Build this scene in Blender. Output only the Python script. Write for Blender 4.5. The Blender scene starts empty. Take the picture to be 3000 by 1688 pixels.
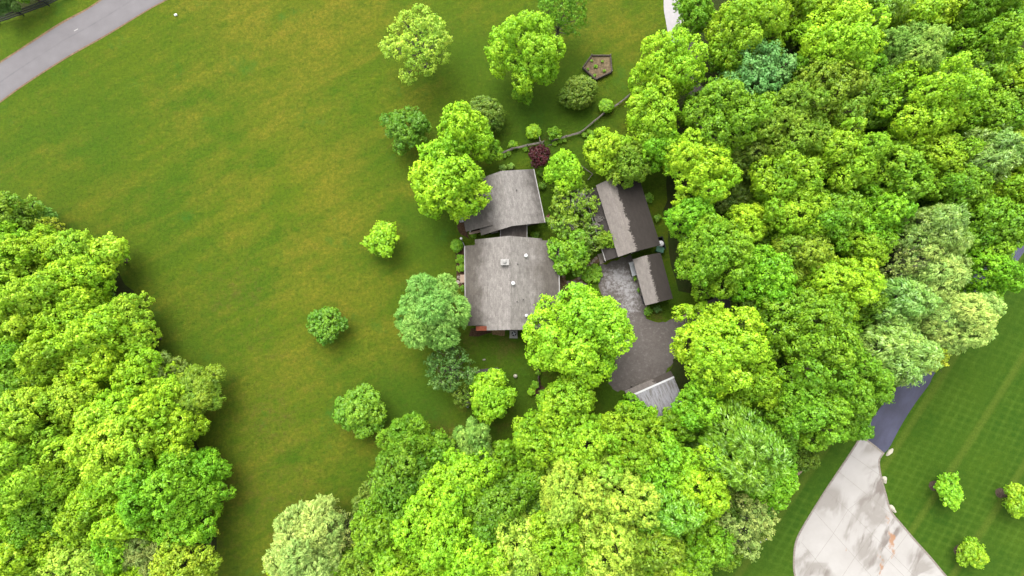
import bpy, math, random
import numpy as np
from mathutils import Vector
R_ = math.radians
SC = bpy.context.scene
COL = SC.collection

# ------------------------------------------------------------------ camera, world, sun, exposure
H = 85.0; TILT = R_(4.5); F = 2000.0
cam = bpy.data.objects.new("camera", bpy.data.cameras.new("camera"))
COL.objects.link(cam)
cam.location = (0, 0, H); cam.rotation_euler = (TILT, 0, 0)
cam.data.lens = 24.0; cam.data.sensor_width = 36.0
cam.data.clip_start = 0.5; cam.data.clip_end = 5000
SC.camera = cam

SUN_EL, SUN_AZ = R_(62), R_(-22)          # azimuth from +Y (top of picture), negative = towards the left
world = bpy.data.worlds.new("World"); SC.world = world; world.use_nodes = True
nt = world.node_tree; nt.nodes.clear()
sky = nt.nodes.new("ShaderNodeTexSky"); sky.sky_type = 'NISHITA'; sky.sun_disc = False
sky.sun_elevation = SUN_EL; sky.sun_rotation = SUN_AZ; sky.dust_density = 4.0; sky.air_density = 1.0
hs = nt.nodes.new("ShaderNodeHueSaturation"); hs.inputs['Saturation'].default_value = 0.08
bg = nt.nodes.new("ShaderNodeBackground"); bg.inputs['Strength'].default_value = 0.148
wo = nt.nodes.new("ShaderNodeOutputWorld")
nt.links.new(sky.outputs[0], hs.inputs['Color']); nt.links.new(hs.outputs[0], bg.inputs[0]); nt.links.new(bg.outputs[0], wo.inputs[0])
sl = bpy.data.lights.new("sun", 'SUN'); sl.energy = 0.98; sl.angle = R_(42); sl.color = (1.0, 0.94, 0.84)
sun = bpy.data.objects.new("sun", sl); COL.objects.link(sun)
sd = Vector((math.sin(SUN_AZ)*math.cos(SUN_EL), math.cos(SUN_AZ)*math.cos(SUN_EL), math.sin(SUN_EL)))
sun.rotation_euler = sd.to_track_quat('Z', 'Y').to_euler(); sun.location = (-60, 60, 120)
SC.view_settings.view_transform = 'Standard'; SC.view_settings.look = 'None'
SC.view_settings.gamma = 1.0; SC.view_settings.exposure = 1.95
SC.view_settings.use_curve_mapping = False
SC.render.resolution_x = 1024; SC.render.resolution_y = 576

# ------------------------------------------------------------------ helpers
def P(px, py, z=0.0):
    """survey point: the place at height z that stands at this point of the plan"""
    x, y, w = (px-1500)/F, -(py-844)/F, -1.0
    c, s = math.cos(TILT), math.sin(TILT)
    X, Y, Z = x, y*c - w*s, y*s + w*c
    t = (z-H)/Z
    return (X*t, Y*t)
def G(px, py, z=0.0):
    a = P(px, py, z); return (a[0], a[1], z)

def tag(o, label=None, cat=None, group=None, kind=None):
    if label: o['label'] = label
    if cat: o['category'] = cat
    if group: o['group'] = group
    if kind: o['kind'] = kind
    return o
def empty(name, loc, rz=0, **k):
    o = bpy.data.objects.new(name, None); COL.objects.link(o)
    o.location = loc; o.rotation_euler = (0, 0, rz); o.empty_display_size = .3
    return tag(o, **k)
class MB:
    def __init__(s): s.v = []; s.f = []
    def add(s, vs, fs):
        n = len(s.v); s.v += [tuple(p) for p in vs]; s.f += [tuple(i+n for i in f) for f in fs]; return s
    def box(s, cx, cy, z0, z1, sx, sy, a=0, top=1.0):
        c, q = math.cos(a), math.sin(a); vs = []
        for z, k in ((z0, 1), (z1, top)):
            for ux, uy in ((-1,-1),(1,-1),(1,1),(-1,1)):
                x, y = ux*sx/2*k, uy*sy/2*k
                vs.append((cx+x*c-y*q, cy+x*q+y*c, z))
        return s.add(vs, [(3,2,1,0),(4,5,6,7),(0,1,5,4),(1,2,6,5),(2,3,7,6),(3,0,4,7)])
    def prism(s, poly, z0, z1):
        n = len(poly)
        vs = [(p[0],p[1],z0) for p in poly]+[(p[0],p[1],z1) for p in poly]
        return s.add(vs, [tuple(range(n-1,-1,-1)), tuple(range(n,2*n))]+[(i,(i+1)%n,n+(i+1)%n,n+i) for i in range(n)])
    def slab(s, top, th):
        n = len(top)
        vs = [(p[0],p[1],p[2]-th) for p in top]+list(top)
        return s.add(vs, [tuple(range(n-1,-1,-1)), tuple(range(n,2*n))]+[(i,(i+1)%n,n+(i+1)%n,n+i) for i in range(n)])
    def profile(s, prof, y0, y1):           # (x,z) outline pushed along y
        n = len(prof)
        vs = [(p[0],y0,p[1]) for p in prof]+[(p[0],y1,p[1]) for p in prof]
        return s.add(vs, [tuple(range(n)), tuple(range(2*n-1,n-1,-1))]+[((i+1)%n,i,n+i,n+(i+1)%n) for i in range(n)])
    def tube(s, pts, rad, n=8, cap=True):
        pts = [Vector(p) for p in pts]
        if not hasattr(rad, '__len__'): rad = [rad]*len(pts)
        vs = []; fs = []
        for i, p in enumerate(pts):
            d = (pts[min(i+1,len(pts)-1)]-pts[max(i-1,0)]).normalized()
            u = d.orthogonal().normalized() if abs(d.z) < .9 else Vector((1,0,0)).cross(d).normalized()
            if i and abs(d.z) >= .9: pass
            w = d.cross(u)
            for k in range(n):
                a = 2*math.pi*k/n
                vs.append(p+(u*math.cos(a)+w*math.sin(a))*rad[i])
        for i in range(len(pts)-1):
            for k in range(n):
                fs.append((i*n+k, i*n+(k+1)%n, (i+1)*n+(k+1)%n, (i+1)*n+k))
        if cap: fs.append(tuple(range(n-1,-1,-1))); fs.append(tuple(range((len(pts)-1)*n, len(pts)*n)))
        return s.add(vs, fs)
    def build(s, name, mat, parent=None, smooth=False, bevel=0):
        me = bpy.data.meshes.new(name); me.from_pydata(s.v, [], s.f); me.validate(); me.update()
        if smooth: me.polygons.foreach_set('use_smooth', [True]*len(me.polygons))
        me.materials.append(mat)
        o = bpy.data.objects.new(name, me); COL.objects.link(o)
        if parent: o.parent = parent
        if bevel:
            m = o.modifiers.new('bevel', 'BEVEL'); m.width = bevel; m.segments = 2
        return o

# ------------------------------------------------------------------ node helpers
class NT:
    def __init__(s, name, rough=.9, spec=.2):
        s.m = bpy.data.materials.new(name); s.m.use_nodes = True
        s.t = s.m.node_tree; s.t.nodes.clear()
        s.out = s.n('ShaderNodeOutputMaterial'); s.b = s.n('ShaderNodeBsdfPrincipled')
        s.b.inputs['Roughness'].default_value = rough
        s.b.inputs['Specular IOR Level'].default_value = spec
        s.l(s.b.outputs[0], s.out.inputs['Surface'])
    def n(s, t, **k):
        o = s.t.nodes.new(t)
        for a, b in k.items(): setattr(o, a, b)
        return o
    def l(s, a, b): s.t.links.new(a, b)
    def coord(s, scale=(1,1,1), rot=0, kind='Object', loc=(0,0,0)):
        c = s.n('ShaderNodeTexCoord'); m = s.n('ShaderNodeMapping')
        m.inputs['Scale'].default_value = scale; m.inputs['Location'].default_value = loc
        r = s.n('ShaderNodeMapping'); r.inputs['Rotation'].default_value = (0, 0, rot)
        s.l(c.outputs[kind], r.inputs['Vector']); s.l(r.outputs[0], m.inputs['Vector'])
        return m.outputs[0]
    def noise(s, scale, detail=4, rough=.6, vec=None, lo=0.3, hi=0.7, distort=0):
        x = s.n('ShaderNodeTexNoise'); x.inputs['Scale'].default_value = scale
        x.inputs['Detail'].default_value = detail; x.inputs['Roughness'].default_value = rough
        x.inputs['Distortion'].default_value = distort
        s.l(vec if vec else s.coord(), x.inputs['Vector'])
        return s.rng(x.outputs[0], lo, hi)
    def rng(s, v, lo, hi, a=0.0, b=1.0):
        r = s.n('ShaderNodeMapRange'); r.inputs[1].default_value = lo; r.inputs[2].default_value = hi
        r.inputs[3].default_value = a; r.inputs[4].default_value = b; r.clamp = True
        s.l(v, r.inputs[0]); return r.outputs[0]
    def math(s, op, a, b=None):
        m = s.n('ShaderNodeMath', operation=op)
        for i, x in enumerate((a, b)):
            if x is None: continue
            if isinstance(x, (int, float)): m.inputs[i].default_value = x
            else: s.l(x, m.inputs[i])
        return m.outputs[0]
    def mix(s, f, a, b, mode='MIX'):
        m = s.n('ShaderNodeMix', data_type='RGBA', blend_type=mode)
        for i, x in ((0, f), (6, a), (7, b)):
            if isinstance(x, (int, float)): m.inputs[i].default_value = x
            elif isinstance(x, tuple): m.inputs[i].default_value = x+(1,) if len(x) == 3 else x
            else: s.l(x, m.inputs[i])
        return m.outputs[2]
    def attr(s, name, kind='GEOMETRY'):
        a = s.n('ShaderNodeAttribute'); a.attribute_name = name; a.attribute_type = kind; return a
    def bump(s, h, strength=.5, dist=.05):
        b = s.n('ShaderNodeBump'); b.inputs['Strength'].default_value = strength; b.inputs['Distance'].default_value = dist
        s.l(h, b.inputs['Height']); s.l(b.outputs[0], s.b.inputs['Normal'])
    def col(s, c, k=(.68, .68, .68)):
        s.l(s.mix(1.0, c, k, 'MULTIPLY'), s.b.inputs['Base Color'])
        return s.m

def plain(name, c, rough=.7, spec=.3, var=.25, scale=3, metal=0, trim=.72):
    k = NT(name, rough, spec)
    k.b.inputs['Metallic'].default_value = metal
    f = k.noise(scale, 5)
    d = tuple(x*(1-var) for x in c); e = tuple(min(1, x*(1+var)) for x in c)
    return k.col(k.mix(f, d, e), (trim,)*3)

# ground: field grass, dry / lush / bare amounts stored on the sheet as zones; lower field dry / bare also paint shade
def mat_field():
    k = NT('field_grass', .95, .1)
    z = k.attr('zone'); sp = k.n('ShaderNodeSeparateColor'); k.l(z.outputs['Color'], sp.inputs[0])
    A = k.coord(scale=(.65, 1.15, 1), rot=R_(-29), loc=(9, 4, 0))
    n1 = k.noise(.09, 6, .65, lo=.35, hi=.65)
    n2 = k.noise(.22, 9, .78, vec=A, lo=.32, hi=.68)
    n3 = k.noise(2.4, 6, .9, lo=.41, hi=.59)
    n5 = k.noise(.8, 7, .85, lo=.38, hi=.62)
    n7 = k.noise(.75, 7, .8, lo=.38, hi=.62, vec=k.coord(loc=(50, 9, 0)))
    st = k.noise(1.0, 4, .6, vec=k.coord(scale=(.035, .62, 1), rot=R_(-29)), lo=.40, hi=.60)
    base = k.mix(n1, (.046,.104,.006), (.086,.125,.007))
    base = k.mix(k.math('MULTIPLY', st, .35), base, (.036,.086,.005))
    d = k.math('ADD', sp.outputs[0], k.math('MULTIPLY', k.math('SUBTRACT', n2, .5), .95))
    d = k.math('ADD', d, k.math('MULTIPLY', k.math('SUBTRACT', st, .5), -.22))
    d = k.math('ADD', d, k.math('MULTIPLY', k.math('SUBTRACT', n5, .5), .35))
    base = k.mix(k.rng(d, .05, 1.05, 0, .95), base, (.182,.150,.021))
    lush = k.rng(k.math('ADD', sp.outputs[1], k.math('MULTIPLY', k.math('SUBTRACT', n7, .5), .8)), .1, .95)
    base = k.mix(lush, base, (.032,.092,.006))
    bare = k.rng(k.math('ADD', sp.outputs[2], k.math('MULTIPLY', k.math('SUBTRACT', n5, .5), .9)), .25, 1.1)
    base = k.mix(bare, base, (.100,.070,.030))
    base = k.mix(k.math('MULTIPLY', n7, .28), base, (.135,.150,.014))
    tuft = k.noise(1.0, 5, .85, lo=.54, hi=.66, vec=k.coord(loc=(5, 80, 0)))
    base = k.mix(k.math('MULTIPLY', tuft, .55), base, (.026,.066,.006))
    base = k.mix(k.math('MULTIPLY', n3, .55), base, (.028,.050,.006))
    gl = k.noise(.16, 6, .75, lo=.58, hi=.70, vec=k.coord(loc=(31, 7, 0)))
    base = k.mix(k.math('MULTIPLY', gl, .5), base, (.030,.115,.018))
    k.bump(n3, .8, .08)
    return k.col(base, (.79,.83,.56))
def mat_lawn():
    k = NT('mown_grass', .95, .1)
    n1 = k.noise(.12, 5, lo=.3, hi=.7); n3 = k.noise(4.5, 5, .85, lo=.38, hi=.62)
    def wave(rot, scale, lo, hi):
        w = k.n('ShaderNodeTexWave', wave_type='BANDS', bands_direction='X'); w.inputs['Scale'].default_value = scale
        w.inputs['Distortion'].default_value = 2.6; w.inputs['Detail'].default_value = 2; w.inputs['Detail Scale'].default_value = .12
        k.l(k.coord(rot=rot), w.inputs['Vector']); return k.rng(w.outputs[1], lo, hi)
    a = wave(R_(31), .29, .45, 1.0); b = wave(R_(-70), .34, .4, 1.0)
    tr = wave(R_(35), .045, .93, 1.0)
    base = k.mix(n1, (.026,.074,.005), (.060,.108,.008))
    base = k.mix(k.math('MULTIPLY', k.noise(.9, 6, .8, lo=.4, hi=.62), .4), base, (.085,.125,.012))
    brk = k.noise(.16, 6, .8, lo=.38, hi=.66)
    base = k.mix(k.math('MULTIPLY', k.math('MULTIPLY', a, .5), brk), base, (.095,.150,.020))
    base = k.mix(k.math('MULTIPLY', k.math('MULTIPLY', b, .5), brk), base, (.095,.150,.020))
    base = k.mix(k.math('MULTIPLY', tr, .5), base, (.130,.150,.025))
    base = k.mix(k.math('MULTIPLY', n3, .42), base, (.014,.045,.005))
    k.bump(n3, .5, .05)
    return k.col(base, (.50,.58,.38))
def mat_floor():
    k = NT('leaf_litter', .95, .1)
    n = k.noise(.6, 6, .7, lo=.35, hi=.65); m = k.noise(5, 4, .7)
    base = k.mix(n, (.022,.042,.006), (.040,.036,.012)); k.bump(m, .8, .1)
    return k.col(k.mix(m, base, (.030,.045,.010)))
def mat_road():
    k = NT('worn_asphalt', .85, .3)
    v = k.attr('across')
    lane = k.math('ABSOLUTE', k.math('SUBTRACT', v.outputs['Fac'], .5))
    seam = k.rng(lane, 0, .035, 1, 0)
    edge = k.rng(lane, .36, .5)
    n = k.noise(.5, 5, lo=.3, hi=.7); s = k.noise(9, 3, .7)
    brk = k.noise(.22, 4, .7, lo=.42, hi=.6)
    base = k.mix(n, (.160,.148,.152), (.192,.180,.184))
    base = k.mix(k.math('MULTIPLY', k.math('MULTIPLY', seam, brk), .45), base, (.090,.084,.09))
    base = k.mix(k.math('MULTIPLY', edge, .35), base, (.115,.106,.108))
    base = k.mix(k.math('MULTIPLY', s, .15), base, (.10,.095,.095)); k.bump(s, .2, .01)
    return k.col(base, (.52,.525,.54))
def mat_gravel():
    k = NT('gravel', .95, .15)
    n = k.noise(.35, 6, .65, lo=.3, hi=.7); s = k.noise(7, 5, .8, lo=.3, hi=.7); s2 = k.noise(2.2, 5, .75, lo=.4, hi=.62)
    z = k.attr('pale')
    base = k.mix(n, (.118,.103,.094), (.162,.145,.135))
    base = k.mix(k.math('MULTIPLY', s, .5), base, (.085,.068,.055))
    base = k.mix(k.math('MULTIPLY', s2, .35), base, (.20,.18,.165))
    pale = k.rng(k.math('ADD', z.outputs['Fac'], k.math('MULTIPLY', k.math('SUBTRACT', s2, .5), .75)), .25, .95)
    base = k.mix(k.math('MULTIPLY', pale, .85), base, (.37,.36,.365))
    weed = k.noise(.9, 5, .8, lo=.66, hi=.78)
    base = k.mix(k.math('MULTIPLY', weed, .5), base, (.06,.08,.02))
    k.bump(s, .5, .03)
    return k.col(base, (.52,.52,.525))
def mat_concrete():
    k = NT('poured_concrete', .7, .3)
    n = k.noise(.3, 5, lo=.3, hi=.7); s = k.noise(6, 4, .7)
    base = k.mix(n, (.285,.270,.250), (.335,.322,.302))
    st = k.noise(.28, 4, .55, lo=.52, hi=.59, vec=k.coord(scale=(1,.6,1), rot=R_(35), loc=(3.2, 1.4, 0)), distort=.6)
    z = k.attr('wet'); st2 = k.math('MULTIPLY', st, k.rng(z.outputs['Fac'], .05, .35))
    base = k.mix(k.math('MULTIPLY', st2, .75), base, (.190,.172,.152))
    drk = k.math('MULTIPLY', k.noise(.5, 4, .6, vec=k.coord(scale=(1.5,.42,1), rot=R_(28), loc=(1, 5, 0)), lo=.50, hi=.60), k.rng(z.outputs['Fac'], .35, .8))
    base = k.mix(k.math('MULTIPLY', drk, .85), base, (.125,.103,.088))
    r = k.attr('rust')
    rs = k.rng(k.math('ADD', r.outputs['Fac'], k.math('MULTIPLY', k.math('SUBTRACT', k.noise(1.0, 5, .7, vec=k.coord(scale=(1.6,.5,1), rot=R_(24))), .5), .9)), .5, .8)
    base = k.mix(k.math('MULTIPLY', rs, .8), base, (.27,.125,.05))
    base = k.mix(k.math('MULTIPLY', k.noise(1.8, 5, .8, lo=.62, hi=.75), .3), base, (.20,.185,.17))
    k.bump(s, .15, .01)
    return k.col(base, (.66,.66,.67))
def mat_asphalt():
    k = NT('sealed_asphalt', .6, .35)
    n = k.noise(.35, 5, .6, lo=.38, hi=.62, vec=k.coord(scale=(1,.45,1), rot=R_(30)))
    base = k.mix(n, (.040,.040,.056), (.088,.088,.115)); s = k.noise(8, 3, .7)
    k.bump(s, .3, .01)
    return k.col(k.mix(k.math('MULTIPLY', s, .2), base, (.03,.03,.04)), (.42,.44,.62))
def mat_shingle(name, light, dark, edges, seed=0, speck=.7, soft=True):
    """edges: (x positions lo, hi of the dry strip in roof coordinates); rest is damp and lichen darkened"""
    k = NT(name, .9, .15)
    c = k.n('ShaderNodeTexCoord'); sp = k.n('ShaderNodeSeparateXYZ'); k.l(c.outputs['Object'], sp.inputs[0])
    X = sp.outputs[0]
    br = k.n('ShaderNodeTexBrick'); br.inputs['Scale'].default_value = 1.0
    br.inputs['Brick Width'].default_value = .5; br.inputs['Row Height'].default_value = .22; br.inputs['Mortar Size'].default_value = .014
    br.inputs['Color1'].default_value = (1,1,1,1); br.inputs['Color2'].default_value = (.5,.5,.5,1); br.inputs['Mortar'].default_value = (.42,.42,.42,1)
    k.l(k.coord(rot=R_(90)), br.inputs['Vector'])
    sc = k.noise(1.7, 6, .9, lo=.42, hi=.60, vec=k.coord(scale=(1.5,.75,1), loc=(seed,0,0)))
    f2 = k.noise(9, 3, .8, lo=.3, hi=.7)
    wob = k.noise(.35 if soft else .6, 6, .75, lo=.2, hi=.8, vec=k.coord(scale=(.05 if not soft else 1,1,1), loc=(0, seed, 0)))
    amp = 1.5 if soft else .4
    xw = k.math('ADD', X, k.math('MULTIPLY', k.math('SUBTRACT', wob, .5), amp*2))
    if not soft:
        row = k.noise(5, 2, .9, vec=k.coord(scale=(.35,1,1)), lo=.3, hi=.7)
        xw = k.math('ADD', xw, k.math('MULTIPLY', k.math('SUBTRACT', row, .5), .55))
    w = .9 if soft else .06
    a = k.rng(xw, edges[0]-w, edges[0]+w); b = k.rng(xw, edges[1]-w, edges[1]+w, 1, 0)
    dry = k.math('MULTIPLY', a, b)
    base = k.mix(dry, dark, light)
    base = k.mix(k.math('MULTIPLY', sc, speck*.85), base, k.mix(.66, base, tuple(x*.5 for x in dark)))
    base = k.mix(k.math('MULTIPLY', f2, .4*speck), base, tuple(x*.5 for x in dark))
    base = k.mix(k.math('MULTIPLY', .55, speck), base, br.outputs[0], 'MULTIPLY')
    k.bump(br.outputs[0], .4, .02)
    return k.col(base, (.645,.65,.66))
def mat_tin():
    k = NT('weathered_tin', .55, .4); k.b.inputs['Metallic'].default_value = .1
    st = k.noise(1.0, 5, .75, vec=k.coord(scale=(5.5, .7, 1)), lo=.47, hi=.6)
    pt = k.noise(.35, 4, .6, lo=.35, hi=.65)
    base = k.mix(k.math('MULTIPLY', st, .85), (.31,.31,.345), (.115,.100,.088))
    base = k.mix(k.math('MULTIPLY', pt, .45), base, (.17,.155,.145))
    w = k.n('ShaderNodeTexWave', wave_type='BANDS', bands_direction='X'); w.inputs['Scale'].default_value = 1.3
    k.l(k.coord(), w.inputs['Vector']); k.bump(w.outputs[1], .6, .03)
    return k.col(base)
def mat_leaf(name, trans=.22, gloss=.02, narrow=False):
    k = NT(name); t = k.t; t.nodes.remove(k.b)
    oc = k.n('ShaderNodeObjectInfo'); v = k.attr('tone')
    sp = k.n('ShaderNodeSeparateColor'); k.l(v.outputs['Color'], sp.inputs[0])
    c1 = k.mix(1.0, oc.outputs['Color'], (.46,.52,.4), 'MULTIPLY')
    c2 = k.mix(1.0, oc.outputs['Color'], (1.55,1.30,1.35), 'MULTIPLY')
    c = k.mix(sp.outputs[0], c1, c2)
    c = k.mix(k.rng(sp.outputs[1], 0, 1, 0, .5), c, k.mix(1.0, oc.outputs['Color'], (.72,.95,.8), 'MULTIPLY'))
    c = k.mix(1.0, c, k.mix(sp.outputs[2], (.80,.90,.9), (1.18,1.08,1.1)), 'MULTIPLY')
    df = k.n('ShaderNodeBsdfDiffuse'); tr = k.n('ShaderNodeBsdfTranslucent'); gl = k.n('ShaderNodeBsdfGlossy'); gl.inputs['Roughness'].default_value = .45
    k.l(c, df.inputs[0]); k.l(k.mix(1.0, c, (1.05,1.15,.5), 'MULTIPLY'), tr.inputs[0])
    m1 = k.n('ShaderNodeMixShader'); m1.inputs[0].default_value = trans; k.l(df.outputs[0], m1.inputs[1]); k.l(tr.outputs[0], m1.inputs[2])
    m2 = k.n('ShaderNodeMixShader'); m2.inputs[0].default_value = gloss; k.l(m1.outputs[0], m2.inputs[1]); k.l(gl.outputs[0], m2.inputs[2])
    k.l(m2.outputs[0], k.out.inputs['Surface'])
    return k.m

M = dict(
 field=mat_field(), lawn=mat_lawn(), floor=mat_floor(), road=mat_road(), gravel=mat_gravel(), concrete=mat_concrete(),
 asphalt=mat_asphalt(), tin=mat_tin(), leaf=mat_leaf('spring_leaf'), gloss_leaf=mat_leaf('windblown_leaf', .2, .055),
 bark=plain('bark', (.075,.058,.042), .95, .1, .4, 6), greybark=plain('pale_bark', (.13,.115,.095), .9, .1, .35, 6),
 deadtwig=plain('bare_twig', (.24,.22,.20), .9, .1, .3, 6),
 siding=plain('brown_siding', (.085,.062,.048), .8, .2, .25, 2), greysiding=plain('grey_siding', (.060,.062,.066), .8, .2, .2, 2),
 white=plain('white_paint', (.42,.42,.43), .5, .4, .06, trim=.9), glass=plain('window_glass', (.03,.035,.04), .08, .8, .1),
 steel=plain('galvanised_steel', (.24,.25,.26), .4, .5, .15), darkpipe=plain('black_pipe', (.02,.02,.02), .6, .3),
 rust=plain('rusted_tin', (.16,.045,.025), .8, .2, .5, 1.2), oldwood=plain('weathered_wood', (.16,.14,.125), .9, .1, .35, 5),
 logwood=plain('dark_timber', (.075,.062,.052), .9, .1, .4, 5), blackwood=plain('black_paint', (.014,.016,.018), .7, .2, .3),
 stone=plain('flagstone', (.28,.235,.20), .85, .2, .25, 4), boulder=plain('limestone', (.36,.34,.27), .85, .2, .18, 3),
 redstone=plain('rubble_stone', (.26,.19,.14), .9, .2, .35, 3), paver=plain('paver', (.19,.165,.14), .85, .2, .3, 6),
 soil=plain('brown_mulch', (.058,.034,.020), .95, .1, .5, 5), dirt=plain('bare_dirt', (.14,.095,.055), .95, .1, .4, 3),
 straw=plain('wood_chips', (.17,.115,.06), .95, .1, .5, 9), slab=plain('dark_slab', (.062,.054,.052), .8, .2, .2, 2),
 redpaint=plain('red_paint', (.15,.035,.03), .6, .3, .2), green=plain('green_plastic', (.006,.075,.04), .5, .4, .1),
 tan=plain('tan_paint', (.34,.25,.19), .8, .2, .1), mulch=plain('tree_mulch', (.060,.045,.032), .95, .1, .5, 8),
 joint=plain('joint_filler', (.19,.175,.155), .9, .1, .2), eave=plain('pale_trim', (.27,.26,.25), .7, .2, .12),
)
M['brickedge'] = M['paver']

# ------------------------------------------------------------------ the setting
def catmull(pts, n=8):
    out = []
    for i in range(len(pts)-1):
        p0 = pts[max(i-1,0)]; p1 = pts[i]; p2 = pts[i+1]; p3 = pts[min(i+2,len(pts)-1)]
        for j in range(n):
            t = j/n
            out.append(tuple(.5*((2*p1[k])+(-p0[k]+p2[k])*t+(2*p0[k]-5*p1[k]+4*p2[k]-p3[k])*t*t+(-p0[k]+3*p1[k]-3*p2[k]+p3[k])*t**3) for k in range(2)))
    out.append(pts[-1][:2]); return out
def fattr(o, name, vals, typ='FLOAT'):
    a = o.data.attributes.new(name, typ, 'POINT')
    if typ == 'FLOAT': a.data.foreach_set('value', np.asarray(vals, dtype=np.float32))
    else: a.data.foreach_set('color', np.asarray(vals, dtype=np.float32).ravel())
def struct(o): return tag(o, kind='structure')
def ribbon(name, L, Rr, z, mat, n=8, th=0.0, cols=5):
    """sheet between two surveyed edges"""
    L = [P(*p) for p in catmull(L, n)]; Rr = [P(*p) for p in catmull(Rr, n)]
    k = min(len(L), len(Rr)); mb = MB(); ac = []
    def rs(a, i): 
        t = i*(len(a)-1)/(k-1); j = min(int(t), len(a)-2); f = t-j
        return (a[j][0]*(1-f)+a[j+1][0]*f, a[j][1]*(1-f)+a[j+1][1]*f)
    for i in range(k):
        a, b = rs(L, i), rs(Rr, i)
        for c in range(cols+1):
            f = c/cols; mb.v.append((a[0]*(1-f)+b[0]*f, a[1]*(1-f)+b[1]*f, z)); ac.append(f)
    for i in range(k-1):
        for c in range(cols):
            q = i*(cols+1)+c; mb.f.append((q, q+1, q+cols+2, q+cols+1))
    o = mb.build(name, mat); fattr(o, 'across', ac)
    me = o.data
    if me.polygons[0].normal.z < 0: me.flip_normals()
    return struct(o)
def sheet(name, pts, z, mat, jag=0.0, step=1.0, seed=1):
    """flat area with a ragged border, from surveyed points"""
    rnd = random.Random(seed); w = [P(*p) for p in pts]; out = []
    for i, a in enumerate(w):
        b = w[(i+1) % len(w)]; d = math.dist(a, b); m = max(1, int(d/step))
        for j in range(m):
            t = j/m; out.append((a[0]+(b[0]-a[0])*t+rnd.uniform(-jag, jag), a[1]+(b[1]-a[1])*t+rnd.uniform(-jag, jag), z))
    mb = MB(); mb.add(out, [tuple(range(len(out)))])
    o = mb.build(name, mat)
    if o.data.polygons[0].normal.z < 0: o.data.flip_normals()
    return struct(o)

# ground sheet: fine grid near, coarse beyond
def build_ground():
    xs = np.concatenate([[-1600,-600,-250], np.arange(-90, 91, .75), [250,600,1600]])
    ys = np.concatenate([[-1600,-600,-250], np.arange(-60, 76, .75), [250,600,1600]])
    X, Y = np.meshgrid(xs, ys); V = np.stack([X, Y, np.zeros_like(X)], -1).reshape(-1, 3)
    nx, ny = len(xs), len(ys)
    idx = np.arange(nx*ny).reshape(ny, nx)
    Fc = np.stack([idx[:-1,:-1], idx[:-1,1:], idx[1:,1:], idx[1:,:-1]], -1).reshape(-1, 4)
    me = bpy.data.meshes.new('ground'); me.from_pydata(V.tolist(), [], Fc.tolist()); me.update()
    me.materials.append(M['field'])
    o = bpy.data.objects.new('ground', me); COL.objects.link(o); struct(o)
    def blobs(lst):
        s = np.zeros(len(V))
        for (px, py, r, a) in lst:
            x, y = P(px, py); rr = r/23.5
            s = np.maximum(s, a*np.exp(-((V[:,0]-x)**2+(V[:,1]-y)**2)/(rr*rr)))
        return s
    dry = blobs([(800,1400,220,.42),(780,1150,200,.42),(850,1600,120,.35),(560,900,170,.3),(1000,980,150,.4),(720,40,200,.75),(900,120,170,.85),(1000,20,150,.75),(830,300,180,.6),(560,330,140,.35),(640,200,120,.5),(950,480,160,.6),(1010,640,130,.65),  # lower field blobs: partly brownish grass, partly its vignette and shade painted in
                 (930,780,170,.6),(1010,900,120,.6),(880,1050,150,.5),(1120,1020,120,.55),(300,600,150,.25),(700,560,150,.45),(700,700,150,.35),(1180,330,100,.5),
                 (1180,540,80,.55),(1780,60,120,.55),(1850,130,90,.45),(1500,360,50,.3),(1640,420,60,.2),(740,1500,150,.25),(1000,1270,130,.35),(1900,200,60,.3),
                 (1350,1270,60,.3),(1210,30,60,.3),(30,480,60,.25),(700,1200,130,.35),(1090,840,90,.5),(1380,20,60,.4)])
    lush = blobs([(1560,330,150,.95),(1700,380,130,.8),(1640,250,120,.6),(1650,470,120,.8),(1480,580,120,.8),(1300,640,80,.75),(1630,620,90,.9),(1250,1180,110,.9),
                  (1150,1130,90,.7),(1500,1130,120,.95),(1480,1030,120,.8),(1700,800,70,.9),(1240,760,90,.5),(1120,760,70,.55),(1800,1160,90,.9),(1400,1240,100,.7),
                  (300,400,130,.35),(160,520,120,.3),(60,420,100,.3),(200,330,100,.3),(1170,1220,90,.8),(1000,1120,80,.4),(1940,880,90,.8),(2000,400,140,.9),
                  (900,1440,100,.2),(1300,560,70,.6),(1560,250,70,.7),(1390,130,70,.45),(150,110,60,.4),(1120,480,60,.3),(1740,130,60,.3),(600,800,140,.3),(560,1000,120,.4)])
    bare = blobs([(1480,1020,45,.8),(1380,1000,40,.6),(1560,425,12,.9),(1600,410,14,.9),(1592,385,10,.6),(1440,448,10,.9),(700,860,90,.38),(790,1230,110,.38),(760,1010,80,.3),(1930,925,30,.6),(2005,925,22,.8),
                  (1470,1240,50,.4),(1300,1260,60,.45),(1590,1075,25,.9),(660,1450,50,.35),(650,1600,60,.35),(360,720,30,.4),(1200,840,40,.3),(1410,730,20,.3),(800,1450,160,.28),(330,880,40,.4),(1760,380,20,.5)])  # lower field blobs here also carry its painted shade
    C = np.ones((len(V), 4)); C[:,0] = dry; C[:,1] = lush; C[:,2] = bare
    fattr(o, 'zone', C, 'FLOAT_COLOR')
build_ground()

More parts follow.
